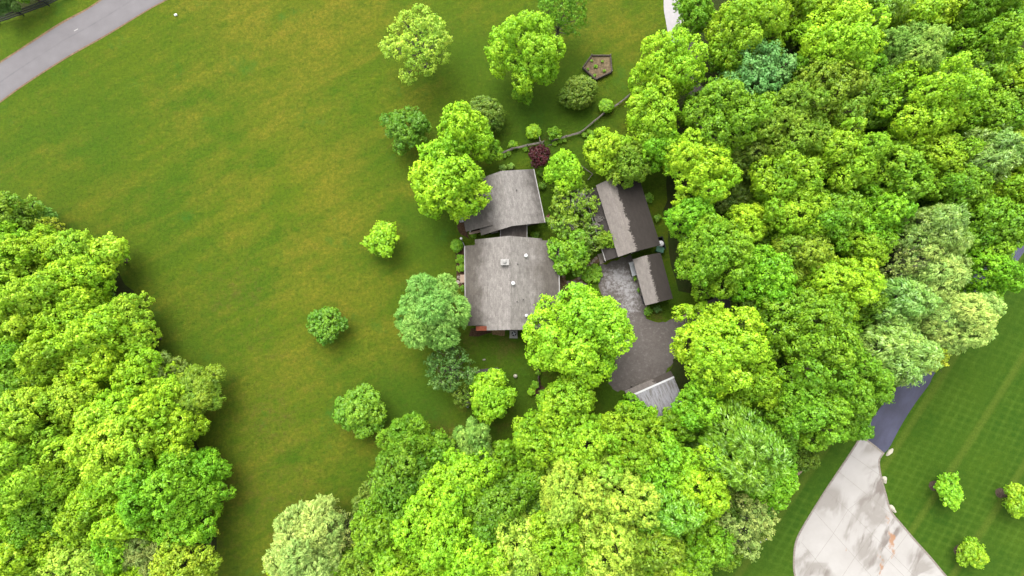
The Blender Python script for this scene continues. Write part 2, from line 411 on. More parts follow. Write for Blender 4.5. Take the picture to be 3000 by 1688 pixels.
sheet('woodland_floor', [(1935,-70),(1990,180),(1975,330),(1960,470),(1945,620),(1960,740),(1985,860),(2070,880),(1990,965),(1965,1080),(1900,1230),(1800,1260),(1650,1210),
    (1560,1270),(1480,1330),(1330,1300),(1240,1330),(1130,1400),(1080,1500),(1010,1580),(950,1640),(850,1688),(840,1730),(2000,1730),(2060,1660),(2150,1600),(2215,1530),(2280,1460),(2350,1370),(2440,1270),(2520,1170),(2620,1020),(2730,850),
    (2830,700),(3000,450),(3100,250),(3120,-70),(1935,-70)], .010, M['floor'], .35, 1.5, 3)
sheet('woodland_floor', [(-120,590),(60,610),(190,690),(330,760),(385,860),(370,900),(440,960),(470,1040),(545,1090),(590,1180),(560,1260),(600,1340),(640,1420),(620,1500),(640,1600),(630,1700),(630,1730),(-120,1730)], .010, M['floor'], .4, 1.5, 4)
sheet('woodland_floor', [(-300,60),(0,66),(70,40),(150,10),(200,-20),(280,-120),(-300,-200)], .010, M['floor'], .15, 1, 5)  # dark brown-green ground, with the tree shade beyond the fence painted in

sheet('lawn', [(1960,1900),(2080,1640),(2215,1535),(2290,1450),(2350,1375),(2440,1275),(2520,1175),(2600,1060),(2730,850),(2900,620),(3100,350),(3600,350),(3600,1900)], .006, M['lawn'], .1, 2, 6)

rd = ribbon('road', [(-260,505),(-120,390),(0,297),(78,241),(194,167),(311,101),(427,31),(489,-3),(620,-75),(800,-160)],
       [(-330,400),(-160,285),(0,186),(78,136),(175,74),(253,31),(300,0),(330,-22),(470,-100),(640,-190)], .016, M['road'], 8, cols=24)
ribbon('road_shoulder', [(-258,509),(-118,394),(2,301),(80,245),(196,171),(313,105),(429,34),(491,0),(622,-71),(802,-156)],
       [(-260,505),(-120,390),(0,296),(78,240),(194,166),(311,100),(427,30),(489,-4),(620,-76),(800,-161)], .012, M['dirt'], 8, cols=1)
ribbon('road_shoulder', [(-330,401),(-160,286),(0,187),(78,137),(175,75),(253,32),(300,1),(330,-21),(470,-99)],
       [(-333,396),(-163,281),(-3,182),(75,132),(172,69),(250,27),(297,-4),(327,-26),(467,-104)], .012, M['dirt'], 8, cols=1)

# gravel yard and lane
gv = [(1757,768),(1775,772),(1812,760),(1846,748),(1858,765),(1872,800),(1885,850),(1893,897),(1889,917),(1897,934),(1915,944),(1950,944),(1988,931),(2038,908),(2085,880),(2130,835),(2150,760),(2145,690),
      (2115,560),(2075,440),(2030,340),(2012,250),(1992,160),(1990,90),(2030,92),(2040,160),(2055,250),(2080,330),(2120,430),(2165,550),(2200,680),(2210,780),(2190,860),(2140,920),(2060,960),(2000,1000),(1970,1060),
      (1935,1110),(1832,1150),(1800,1140),(1786,1122),(1790,1085),(1803,1050),(1800,990),(1770,900),(1758,850),(1756,815),(1762,790)]
o = sheet('gravel_driveway', gv, .020, M['gravel'], .22, .4, 7)
# give the yard a grid so that the pale gravel patch can be stored on it
def gridify(o, size=.6):
    import bmesh
    bm = bmesh.new(); bm.from_mesh(o.data)
    co = [v.co for v in bm.verts]; x0, x1 = min(c.x for c in co), max(c.x for c in co); y0, y1 = min(c.y for c in co), max(c.y for c in co)
    x = x0+size
    while x < x1:
        bmesh.ops.bisect_plane(bm, geom=bm.verts[:]+bm.edges[:]+bm.faces[:], plane_co=(x,0,0), plane_no=(1,0,0)); x += size
    y = y0+size
    while y < y1:
        bmesh.ops.bisect_plane(bm, geom=bm.verts[:]+bm.edges[:]+bm.faces[:], plane_co=(0,y,0), plane_no=(0,1,0)); y += size
    bm.to_mesh(o.data); bm.free()
gridify(o)
def blobattr(o, name, lst):
    n = len(o.data.vertices); c = np.empty(n*3, np.float32); o.data.vertices.foreach_get('co', c); c = c.reshape(-1, 3)
    s = np.zeros(n)
    for (px, py, rx, ry, a) in lst:
        x, y = P(px, py); s = np.maximum(s, a*np.exp(-(((c[:,0]-x)*23.5/rx)**2+((c[:,1]-y)*23.5/ry)**2)))
    fattr(o, name, s)
blobattr(o, 'pale', [(1815,812,45,28,1.0),(1840,850,35,40,.95),(1850,890,25,30,.8),(1790,830,30,30,.7),(1835,905,30,30,.6),(1990,110,30,40,1)])
ribbon('path', [(1915,-140),(1941,-30),(1945,30),(1951,65),(1957,100),(1965,125)], [(1970,-140),(1988,-30),(1996,30),(2004,65),(2012,100),(2020,125)], .028, plain('pale_concrete', (.30,.285,.29), .8, .2, .08, 2), 4, cols=2)

# right hand drive
LE = [(2522.5,1278.5),(2485.6,1336.7),(2427,1424),(2378.8,1500),(2345.8,1556),(2330,1595),(2325.6,1649),(2329.4,1688),(2350,1770),(2400,1870)]
RE = [(2587.4,1327.8),(2575,1350),(2579,1389),(2594,1447),(2610,1498),(2641,1537),(2680,1583),(2726,1634),(2771,1688),(2850,1780),(2940,1880)]
oc = ribbon('concrete_driveway', LE, RE, .030, M['concrete'], 10, cols=26)
blobattr(oc, 'wet', [(2575,1420,35,55,.95),(2550,1470,60,45,.7),(2530,1560,50,60,1.),(2610,1550,40,45,1),(2600,1600,40,50,.9),(2560,1640,40,50,.7),(2430,1470,45,40,.7),(2345,1620,25,60,.9),(2400,1680,45,30,.9),(2690,1650,40,60,.8),(2545,1300,50,30,.55),(2480,1390,30,20,.25)])
blobattr(oc, 'rust', [(2612,1590,12,42,1),(2582,1655,12,35,.85),(2478,1615,8,20,.7),(2600,1520,10,25,.7)])
ribbon('asphalt_driveway', [(2522.5,1278.5),(2575,1199),(2637,1121),(2720,1000),(2800,885),(2900,735),(3010,560),(3150,330)],
       [(2587.4,1327.8),(2604,1313),(2640,1246),(2680,1183),(2722,1126),(2738,1095),(2815,990),(2890,900),(2975,775),(3080,620),(3230,400)], .024, M['asphalt'], 8, cols=3)
# joints of the slabs (one pattern)
jl = [((2491,1332),(2577,1392)),((2455,1381),(2608,1504)),((2419,1436),(2490,1500)),((2490,1500),(2690,1700)),((2385,1498),(2556,1692)),((2346,1587),(2430,1688)),
      ((2484,1494),(2438,1568)),((2438,1568),(2388,1638)),((2388,1638),(2345,1700)),((2600,1505),(2550,1570)),((2550,1570),(2498,1642)),((2498,1642),(2460,1700)),((2660,1562),(2606,1634)),((2606,1634),(2560,1700)),((2537,1450),(2484,1494)),((2600,1640),(2660,1700))]
mb = MB()
for a, b in jl:
    A = Vector(P(*a)); B = Vector(P(*b)); d = (B-A).normalized(); n = Vector((-d.y, d.x))*.017
    mb.add([(A-n).to_tuple()+(.036,), (B-n).to_tuple()+(.036,), (B+n).to_tuple()+(.036,), (A+n).to_tuple()+(.036,)], [(0,1,2,3)])
j = mb.build('joint', M['joint']); j.parent = oc
# paver border of the concrete
def border(pts, w=.22, seed=0):
    rnd = random.Random(seed); mb = MB(); w2 = [Vector(P(*p)) for p in catmull(pts, 12)]
    dist = 0; nxt = 0
    for a, b in zip(w2, w2[1:]):
        d = (b-a); L = d.length
        if L == 0: continue
        u = d/L
        while nxt < dist+L:
            p = a+u*(nxt-dist)
            mb.box(p.x, p.y, .0, .055+rnd.uniform(-.004,.006), .17, w, math.atan2(u.y, u.x)); nxt += .195
        dist += L
    return mb
mb = border(LE, seed=1); mb2 = border([RE[0]]+RE[1:], seed=2); mb3 = border([LE[0], ((LE[0][0]+RE[0][0])/2+1, (LE[0][1]+RE[0][1])/2-1), RE[0]], seed=3)
mb.add(mb2.v, mb2.f); mb.add(mb3.v, mb3.f)
struct(mb.build('paver_edging', M['paver']))
# beds, soil patches
for nm, pts, m, z in [
    ('mulch_bed', [(1340,640),(1366,655),(1374,700),(1350,688),(1340,668)], 'soil', .014),
    ('mulch_bed', [(1335,728),(1368,722),(1372,850),(1337,845)], 'soil', .014),
    ('mulch_bed', [(1380,962),(1440,962),(1440,975),(1400,985),(1375,985)], 'soil', .014),
    ('wood_chip_patch', [(1443,962),(1481,962),(1479,985),(1442,981)], 'straw', .018),
    ('path', [(1640,770),(1658,770),(1658,822),(1680,820),(1692,812),(1700,796),(1730,764),(1750,748),(1757,768),(1738,778),(1718,798),(1708,822),(1720,832),(1715,850),(1640,850)], 'dirt', .014),
    ('dirt_patch', [(1575,1062),(1583,1060),(1584,1130),(1600,1140),(1590,1165),(1565,1160),(1568,1130),(1576,1115)], 'soil', .014),
    ('concrete_apron', [(1750,745),(1762,742),(1776,768),(1760,774)], 'stone', .030)]:
    sheet(nm, pts, z, M[m], .06, .4, 11)

# ------------------------------------------------------------------ buildings
class Frame:
    def __init__(s, n, so, z):
        A = Vector(P(n[0], n[1], z)); B = Vector(P(so[0], so[1], z))
        s.o = (A+B)/2; d = (A-B).normalized(); s.a = math.atan2(d.y, d.x)-math.pi/2
        s.L = (A-B).length
    def loc(s, px, py, z):
        w = Vector(P(px, py, z))-s.o; c, q = math.cos(-s.a), math.sin(-s.a)
        return (w.x*c-w.y*q, w.x*q+w.y*c)
def window(root, x, y, z, w, h, face, n=0):
    """face: 'x' window in a wall facing sideways (+/- x), 'y' facing the gable"""
    f = MB(); t = .06
    def bx(m, u0, u1, v0, v1, d0, d1):
        if face == 'x': m.add([(x+a, y+u, z+v) for a in (d0, d1) for (u, v) in ((u0,v0),(u1,v0),(u1,v1),(u0,v1))], [(0,1,2,3),(7,6,5,4),(0,4,5,1),(1,5,6,2),(2,6,7,3),(3,7,4,0)])
        else: m.add([(x+u, y+a, z+v) for a in (d0, d1) for (u, v) in ((u0,v0),(u1,v0),(u1,v1),(u0,v1))], [(0,1,2,3),(7,6,5,4),(0,4,5,1),(1,5,6,2),(2,6,7,3),(3,7,4,0)])
    bx(f, -w/2-t, w/2+t, h, h+t, -.05, .05); bx(f, -w/2-t, w/2+t, -t, 0, -.05, .05)
    bx(f, -w/2-t, -w/2, 0, h, -.05, .05); bx(f, w/2, w/2+t, 0, h, -.05, .05); bx(f, -.02, .02, 0, h, -.04, .04)
    fr = f.build('window', M['white'], root)
    g = MB(); bx(g, -w/2, w/2, 0, h, -.025, .025); g.build('pane', M['glass'], fr)
def door(root, x, y, w, h, face):
    d = MB()
    if face == 'x': d.box(x, y, .1, h, .1, w)
    else: d.box(x, y, .1, h, w, .1)
    o = d.build('door', M['white'], root)
    k = MB()
    if face == 'x': k.tube([(x-.09, y+w*.38, 1.05), (x+.09, y+w*.38, 1.05)], .03)
    else: k.tube([(x+w*.38, y-.09, 1.05), (x+w*.38, y+.09, 1.05)], .03)
    k.build('handle', M['steel'], o)
def bar(mb, x0, y0, z0, x1, y1, z1, w, h):
    d = Vector((x1-x0, y1-y0, 0)); n = Vector((-d.y, d.x, 0)).normalized()*w/2
    a, b = Vector((x0,y0,z0)), Vector((x1,y1,z1)); u = Vector((0,0,h))
    mb.add([a-n, b-n, b+n, a+n, a-n+u, b-n+u, b+n+u, a+n+u], [(3,2,1,0),(4,5,6,7),(0,1,5,4),(1,2,6,5),(2,3,7,6),(3,0,4,7)])

# --- main house
ZR = 6.0
fr = Frame((1491,691), (1495,966.5), ZR); hy = fr.L/2
root = empty('house', (fr.o.x, fr.o.y, 0), fr.a, label='largest house, grey shingle gable roof with white round vents and a metal boxed chimney', cat='house')
xl, xr = fr.loc(1392.5,835,3.5)[0], fr.loc(1590.5,835,3.5)[0]
axl = fr.loc(1363.5,835,3.3)[0]; axr = fr.loc(1636.5,800,3.4)[0]
jl_, jr = fr.loc(1427,835,4.4)[0], fr.loc(1551,800,4.5)[0]
sh = mat_shingle('weathered_shingle', (.320,.292,.270), (.135,.118,.102), (-3.3, 3.0), 2.0)
zl = 3.45
def slopez(x): return ZR-(ZR-zl)*abs(x)/abs(xl if x < 0 else xr)
m = MB(); m.slab([(xl,-hy,zl),(0,-hy,ZR),(0,hy,ZR),(xl,hy,zl)], .16); m.slab([(0,-hy,ZR),(xr,-hy,zl),(xr,hy,zl),(0,hy,ZR)], .16)
r1 = m.build('roof', sh, root)
yA = fr.loc(1400,717,4)[1]; yB = fr.loc(1400,953.5,4)[1]
m = MB(); m.slab([(axl,yB,3.15),(jl_,yB,slopez(jl_)+.05),(jl_,yA,slopez(jl_)+.05),(axl,yA,3.15)], .15)
m.build('porch_roof', sh, root)
yC = fr.loc(1580,704.5,4)[1]; yD = fr.loc(1600,962,4)[1]
m = MB(); m.slab([(jr,yD,slopez(jr)+.05),(axr,yD,3.3),(axr,yC,3.3),(jr,yC,slopez(jr)+.05)], .15)
m.build('porch_roof', sh, root)
m = MB(); a = fr.loc(1394,955,3.6); b = fr.loc(1426,970,4.2); a = (max(a[0], xl-.02), a[1])
m.slab([(a[0],-hy-.02,slopez(a[0])+.05),(b[0],-hy-.02,slopez(b[0])+.05),(b[0],a[1]-.05,slopez(b[0])+.05),(a[0],a[1]-.05,slopez(a[0])+.05)], .04)
m.build('rusty_awning', M['rust'], root)['label'] = 'rust red tin awning at the corner of the roof'
m = MB(); m.profile([(xl+.5,.0),(xl+.5,slopez(xl+.5)-.17),(0,ZR-.17),(xr-.5,slopez(xr-.5)-.17),(xr-.5,0)], -hy+.45, hy-.45)
m.build('wall', M['siding'], root)
m = MB(); m.profile([(axl+.45,0),(axl+.45,3.1),(xl+.52,3.3),(xl+.52,0)], yB+.4, yA-.4); m.build('porch_wall', M['siding'], root); m = MB(); m.profile([(xr-.52,0),(xr-.52,3.3),(axr-.45,3.12),(axr-.45,0)], yD+.4, yC-.4)
m.build('porch_wall', M['siding'], root)
m = MB(); bar(m, axl-.06,yB,3.05,axl-.06,yA,3.05,.12,.11); m.build('gutter', M['eave'], root)
m = MB(); bar(m, axr+.06,yD,3.2,axr+.06,yC,3.2,.12,.11); m.build('gutter', M['eave'], root)
m = MB()
for i in range(int(2*hy/.3)):
    y = -hy+.15+i*.3; m.slab([(-.16,y-.145,ZR-.055),(0,y-.145,ZR+.035+(i%2)*.006),(.16,y-.145,ZR-.055),(.16,y+.145,ZR-.045),(0,y+.145,ZR+.03),(-.16,y+.145,ZR-.045)], .02)
m.build('ridge_cap', sh, root)
def roofpt(px, py):
    z = 5.4
    for _ in range(6):
        x, y = fr.loc(px, py, z); z = slopez(x)
        if x > jr: z = slopez(jr)+.05+(3.3-slopez(jr)-.05)*(x-jr)/(axr-jr)
    return x, y, z
for px, py, r in ((1541,747,.19),(1503.5,828,.20),(1542,922,.16)):
    x, y, z = roofpt(px, py+3); m = MB(); m.tube([(x,y,z-.1),(x,y,z+.38)], r*.7, 14); m.build('roof_vent', M['steel'], root, True)
    m = MB(); m.tube([(x,y,z+.34),(x,y,z+.40),(x,y,z+.47),(x,y,z+.50)], [r*1.15,r*1.2,r*.8,r*.15], 16); m.build('vent_cap', M['white'], root, True)
for px, py in ((1517,774),(1515,884),(1533.5,878)):
    x, y, z = roofpt(px, py); m = MB(); m.tube([(x,y,z-.1),(x,y,z+.35)], .055, 8); m.build('plumbing_pipe', M['darkpipe'], root)
x, y, z = roofpt(1479,770)
m = MB(); m.box(x, y, z-.5, z+.62, .88, .60); c = m.build('chimney', M['steel'], root)
m = MB(); m.box(x, y, z+.62, z+.68, .98, .70); m.tube([(x-.02,y+.05,z+.68),(x-.02,y+.05,z+.86)], [.16,.16], 14); m.tube([(x-.02,y+.05,z+.84),(x-.02,y+.05,z+.9),(x-.02,y+.05,z+.98)], [.21,.2,.05], 14)
m.build('chimney_cap', M['eave'], c)
for yy in (-3.6,-1.2,2.8): window(root, axl+.45, yy, 1.0, 1.1, 1.2, 'x'); window(root, axr-.45, yy+.4, 1.0, 1.1, 1.2, 'x')
for xx in (-2.4,2.2): window(root, xx, -hy+.45, 1.0, 1.2, 1.2, 'y')
window(root, 0, hy-.45, 1.0, 1.2, 1.2, 'y'); door(root, axl+.45, .9, .95, 2.15, 'x'); door(root, axr-.45, -.9, .95, 2.15, 'x')

# --- north house
ZR2 = 5.6
f2 = Frame((1468,501), (1501.4,662), ZR2); hy = f2.L/2
root2 = empty('house', (f2.o.x, f2.o.y, 0), f2.a, label='second house with slanting grey shingle roof, half under the tree near the rail fence', cat='house')
xr2 = (f2.loc(1565,497.4,3.4)[0]+f2.loc(1594,654,3.4)[0])/2; xl2 = f2.loc(1409.4,689.5,3.4)[0]
yS = -hy; zl2 = 3.4
def sz2(x): return ZR2-(ZR2-zl2)*abs(x)/abs(xl2 if x < 0 else xr2)
sh2 = mat_shingle('weathered_shingle_house', (.325,.298,.278), (.115,.102,.092), (-1.9, 3.0), 9.0)
m = MB(); m.slab([(xl2,-hy,zl2),(0,-hy,ZR2),(0,hy,ZR2),(xl2,hy,zl2)], .16); m.slab([(0,-hy,ZR2),(xr2,-hy,zl2),(xr2,hy,zl2),(0,hy,ZR2)], .16)
m.build('roof', sh2, root2)
jx, jy = f2.loc(1446.7,660.5,4.6); ex = f2.loc(1364.7,679.6,3.4)[0]; ey = f2.loc(1364.7,679.6,3.4)[1]
m = MB(); m.slab([(ex,ey,3.5),(jx,ey,sz2(jx)+.05),(jx,hy-.15,sz2(jx)+.05),(ex,hy-.15,3.5)], .15); m.build('porch_roof', sh2, root2)
m = MB(); m.profile([(xl2+.5,0),(xl2+.5,sz2(xl2+.5)-.17),(0,ZR2-.17),(xr2-.5,sz2(xr2-.5)-.17),(xr2-.5,0)], -hy+.5, hy-.45); m.build('wall', M['siding'], root2)
m = MB(); m.profile([(ex+.5,0),(ex+.5,3.35),(xl2+.52,3.6),(xl2+.52,0)], ey+.5, hy-.6); m.build('wall', M['siding'], root2)
m = MB(); bar(m, xr2+.05,-hy,zl2-.14,xr2+.05,hy,zl2-.14,.1,.11); m.build('gutter', M['eave'], root2)
x, y = f2.loc(1513.5,557,5.1); m = MB(); m.tube([(x,y,sz2(x)-.1),(x,y,sz2(x)+.4)], .05, 8); m.build('plumbing_pipe', M['darkpipe'], root2)
m = MB(); a = f2.loc(1374,682,1.0); b = f2.loc(1407,673,1.0)
bar(m, a[0],a[1]-.1,1.0,b[0],a[1]-.1,1.0,.3,.1)
for t in (0,.33,.66,1): m.box(a[0]+(b[0]-a[0])*t, a[1]-.1, 0, 1.0, .1, .1)
m.build('porch_rail', M['tan'], root2)
for yy in (-1.8,1.6): window(root2, xr2-.5, yy, 1.0, 1.1, 1.2, 'x'); window(root2, ex+.5, yy, 1.0, 1.1, 1.2, 'x')
window(root2, 1.8, -hy+.5, 1.0, 1.0, 1.1, 'y'); window(root2, -1.5, hy-.45, 1.0, 1.0, 1.1, 'y'); door(root2, -2.2, -hy+.5, .95, 2.1, 'y')

# --- link between the two
a = P(1467,655,3.1); b = P(1543,655,3.1); c = P(1467,704,3.1); d = P(1543,704,3.1)
fl = empty('breezeway', ((a[0]+b[0])/2, (a[1]+c[1])/2, 0), 0, label='small low roofed link joining the two grey shingle houses', cat='breezeway')
hw = (b[0]-a[0])/2; hl = (a[1]-c[1])/2
m = MB(); m.slab([(-hw,-hl,3.0),(-.05,-hl,3.42),(-.05,hl,3.42),(-hw,hl,3.0)], .1); m.slab([(-.05,-hl,3.42),(hw,-hl,3.0),(hw,hl,3.0),(-.05,hl,3.42)], .1)
m.build('roof', mat_shingle('link_shingle', (.15,.13,.118), (.082,.068,.06), (-1.4,.3), 4.0), fl)
m = MB(); m.box(0,0,0,2.95,2*hw-.5,2*hl-.1); m.build('wall', M['siding'], fl)
m = MB(); bar(m,-hw-.04,-hl,2.9,-hw-.04,hl,2.9,.08,.1); m.build('gutter', M['eave'], fl); m = MB(); bar(m,hw+.04,-hl,2.9,hw+.04,hl,2.9,.08,.1); m.build('gutter', M['eave'], fl)

# --- barn
ZB = 5.2
f3 = Frame((1779,528), (1845.5,741), ZB); hy = f3.L/2
root3 = empty('barn', (f3.o.x, f3.o.y, 0), f3.a, label='long dark brown roofed barn with a ragged pale strip along its ridge', cat='barn')
bl = f3.loc(1812,756.5,4.0)[0]; brt = f3.loc(1934,716,3.3)[0]; ll = f3.loc(1775,766.7,2.6)[0]
zbl = 4.05; zbr = 3.3
shb = mat_shingle('two_tone_shingle', (.270,.236,.214), (.050,.042,.037), (-1.55, .95), 5.0, .45, False)
m = MB(); m.slab([(bl,-hy,zbl),(0,-hy,ZB),(0,hy,ZB),(bl,hy,zbl)], .16); m.slab([(0,-hy,ZB),(brt,-hy,zbr),(brt,hy,zbr),(0,hy,ZB)], .16); m.build('roof', shb, root3)
m = MB(); m.slab([(ll,-hy+.1,2.7),(bl+.35,-hy+.1,3.45),(bl+.35,hy-.1,3.45),(ll,hy-.1,2.7)], .12)
m.build('lean_to_roof', mat_shingle('dark_shingle', (.09,.075,.066), (.058,.050,.046), (-9,-8), 6.0, .4), root3)
m = MB(); m.profile([(bl+.3,0),(bl+.3,zbl-.05),(0,ZB-.17),(brt-.4,zbr+.12),(brt-.4,0)], -hy+.3, hy-.3); m.build('wall', M['greysiding'], root3)
for yy in (-hy+.25, -hy/3, hy/3, hy-.25): MB().box(ll+.2, yy, 0, 2.62, .14, .14).build('post', M['greysiding'], root3)
m = MB(); bar(m, ll-.05,-hy+.1,2.6,ll-.05,hy-.1,2.6,.1,.12); m.build('gutter', M['eave'], root3)
door(root3, 1.6, -hy+.28, 1.0, 2.1, 'y')
m = MB(); m.box(-.5,-hy+.27,.05,2.5,2.0,.08); m.build('barn_door', M['logwood'], root3)
window(root3, brt-.4, 1.5, 1.1, 1.0, 1.0, 'x'); window(root3, brt-.4, -2.2, 1.1, 1.0, 1.0, 'x')

# --- garage
ZG = 4.0
f4 = Frame((1890,749), (1927,886), ZG); hy = f4.L/2
root4 = empty('garage', (f4.o.x, f4.o.y, 0), f4.a, label='small two tone gable garage between the gravel yard and the wood', cat='garage')
gl_ = (f4.loc(1852.8,759.4,2.9)[0]+f4.loc(1892,897,2.9)[0])/2; gr = f4.loc(1972,876,2.8)[0]; gr = max(gr, -gl_)
shg = mat_shingle('garage_shingle', (.265,.235,.215), (.050,.042,.037), (-5, .15), 15.0, .4, False)
m = MB(); m.slab([(gl_,-hy,2.9),(0,-hy,ZG),(0,hy,ZG),(gl_,hy,2.9)], .14); m.slab([(0,-hy,ZG),(gr,-hy,2.8),(gr,hy,2.8),(0,hy,ZG)], .14); m.build('roof', shg, root4)
m = MB(); m.profile([(gl_+.35,0),(gl_+.35,2.95),(0,ZG-.15),(gr-.35,2.88),(gr-.35,0)], -hy+.3, hy-.3); m.build('wall', M['greysiding'], root4)
m = MB(); m.box(gl_+.32, -.3, .05, 2.3, .08, 2.6); m.build('garage_door', M['oldwood'], root4)
window(root4, .4, -hy+.3, 1.0, .8, .9, 'y')
m = MB(); x, y = f4.loc(1854,788,1.2); m.box(x, y, 0, 1.2, .45, 1.6); m.build('log_bin', M['oldwood'], root4)
m = MB(); x, y = f4.loc(1854,788,1.2); m.box(x, y, 1.2, 1.26, .6, 1.75); m.build('bin_lid', M['steel'], root4)

# --- open shed with the tin roof
ZS = 3.3
A = Vector(P(1839.4,1160.9,ZS)); B = Vector(P(1937.4,1118,ZS)); d = (B-A).normalized()
ang = math.atan2(d.y, d.x); L = (B-A).length+1.6; mid = A+d*L/2
root5 = empty('shed', (mid.x, mid.y, 0), ang, label='shed with streaked white tin roof at the bottom of the gravel yard', cat='shed')
def w2l(px, py, z):
    w = Vector(P(px,py,z))-mid; return (w.x*math.cos(-ang)-w.y*math.sin(-ang), w.x*math.sin(-ang)+w.y*math.cos(-ang))
yn = w2l(1829.7,1145.7,2.9)[1]
m = MB(); m.slab([(-L/2,0,ZS),(-L/2,-4.9,2.35),(L/2,-4.9,2.35),(L/2,0,ZS)][::-1], .06); m.build('tin_roof', M['tin'], root5)
m = MB(); m.slab([(-L/2-.05,yn,2.95),(L/2,yn,2.95),(L/2,-.02,ZS-.015),(-L/2-.05,-.02,ZS-.015)], .08); m.build('shingled_roof', mat_shingle('shed_shingle', (.19,.165,.15), (.07,.058,.05), (-9,.6), 8.0, .5, False), root5)
m = MB(); m.slab([(-L/2,-.22,ZS-.02),(L/2,-.22,ZS-.02),(L/2,.0,ZS+.03),(-L/2,.0,ZS+.03)], .02); m.build('ridge_flashing', M['white'], root5)
m = MB(); m.box(0, -2.4, 0, 2.3, L-.5, 4.6); m.build('wall', M['logwood'], root5)
m = MB(); m.box(-.6, yn-.12, .05, 2.2, 2.4, .07); m.build('shed_door', M['oldwood'], root5)

# ------------------------------------------------------------------ yard objects
def place(px, py, z=0): a = P(px, py, z); return (a[0], a[1], 0)
# air conditioner
r = empty('air_conditioner', place(1506,978,.8), R_(-1), label='pale square air conditioning unit with dark round fan behind the largest house', cat='air conditioner')
m = MB(); m.box(0,0,.08,.78,.78,.80); m.build('housing', M['eave'], r, bevel=.03)
m = MB(); m.box(-.05,-.05,0,.08,1.0,1.0); m.build('pad', M['concrete'], r)
m = MB(); m.tube([(0,0,.781),(0,0,.80)], .31, 28); m.build('fan_opening', M['darkpipe'], r)
m = MB(); m.tube([(0,0,.80),(0,0,.83)], .09, 12)
for k in range(4): a = k*math.pi/2+.4; m.box(.13*math.cos(a), .13*math.sin(a), .802, .812, .24, .10, a)
m.build('fan', M['steel'], r)
# red bench
r = empty('bench', place(1611,645), R_(-52), label='small red garden bench on the grass right of the second house', cat='bench')
m = MB()
for k in range(3): m.box(0, -.16+k*.15, .42, .45, 1.3, .12)
m.build('seat', M['redpaint'], r)
m = MB()
for k in range(3): m.box(0, .28, .52+k*.14, .62+k*.14, 1.3, .03)
m.build('backrest', M['redpaint'], r)
for x in (-.58,.58):
    for y in (-.18,.27): m = MB(); m.box(x, y, 0, .42 if y < 0 else .95, .06, .06); m.build('leg', M['redpaint'], r)
# bird bath, globe, lamps
def pedestal(name, px, py, h, rt, lab, cat, mat='white'):
    r = empty(name, place(px, py, h), 0, label=lab, cat=cat)
    m = MB(); m.tube([(0,0,0),(0,0,.08),(0,0,.14),(0,0,h-.12)], [.16,.16,.06,.06], 12); m.build('pedestal', M[mat], r, True)
    m = MB(); m.tube([(0,0,h-.14),(0,0,h-.05),(0,0,h)], [rt*.35,rt*.9,rt], 18); m.build('bowl', M[mat], r, True)
pedestal('bird_bath', 1618, 663, .8, .26, 'white bird bath on the grass just below the red bench', 'bird bath')
pedestal('garden_urn', 1510, 1102, .5, .24, 'lone pale stone urn on the back lawn below the air conditioning unit', 'garden urn', 'boulder')
r = empty('post_lamp', place(1351,699,2.0), 0, label='white garden post lamp above the round bush left of the largest house', cat='lamp')
m = MB(); m.tube([(0,0,0),(0,0,1.8)], .035, 8); m.build('pole', M['white'], r)
m = MB(); m.tube([(0,0,1.78),(0,0,1.85),(0,0,2.05),(0,0,2.15)], [.05,.14,.17,.03], 10); m.build('lamp_shade', M['white'], r, True)
# white bench end & doorstep
r = empty('garden_bench', place(1352,640,.6), R_(12), label='white garden seat sticking out beside the left wall of the second house', cat='seat')
m = MB(); m.box(0,0,.40,.45,.55,.9); m.build('seat', M['white'], r)
m = MB(); m.box(-.27,0,.45,.9,.05,.9); m.build('backrest', M['white'], r)
for x in (-.22,.22):
    for y in (-.38,.38): m = MB(); m.box(x,y,0,.4,.05,.05); m.build('leg', M['white'], r)
o = MB().box(0,0,0,.18,.85,1.0).build('doorstep', M['tan'], bevel=.02); o.location = place(1358,816.5,.18); tag(o, 'tan doorstep against the left wall of the largest house', 'doorstep')
# green bin, tank, screen
r = empty('wheelie_bin', place(1934,731,1.0), R_(-17), label='green lidded bin in the gap between the barn and the garage', cat='bin')
m = MB(); m.box(0,0,.1,.95,.85,.62,0,1.08); m.build('body', M['green'], r)
m = MB(); m.box(0,0,.95,1.03,.98,.72); m.build('lid', M['green'], r, bevel=.02)
for x in (-.3,.3): m = MB(); m.tube([(x-.04,.3,.12),(x+.04,.3,.12)], .12, 12); m.build('wheel', M['darkpipe'], r)
r = empty('gas_tank', place(1938,713,1.5), 0, label='white dome topped gas tank beside the lower right corner of the barn', cat='gas tank')
m = MB(); m.tube([(0,0,.1),(0,0,1.3),(0,0,1.45),(0,0,1.52),(0,0,1.54)], [.38,.38,.3,.15,.02], 18); m.build('tank', M['white'], r, True)
m = MB(); m.tube([(0,0,1.53),(0,0,1.62)], .05, 8); m.build('valve', M['steel'], r)
m = MB(); p = [P(1926,697,1.6), P(1941,693,1.6), P(1951,728,1.6)]
for a, b in zip(p, p[1:]): bar(m, a[0],a[1],0,b[0],b[1],0,.07,1.6)
tag(m.build('privacy_screen', M['blackwood']), 'dark board screen standing round the white gas tank', 'screen')
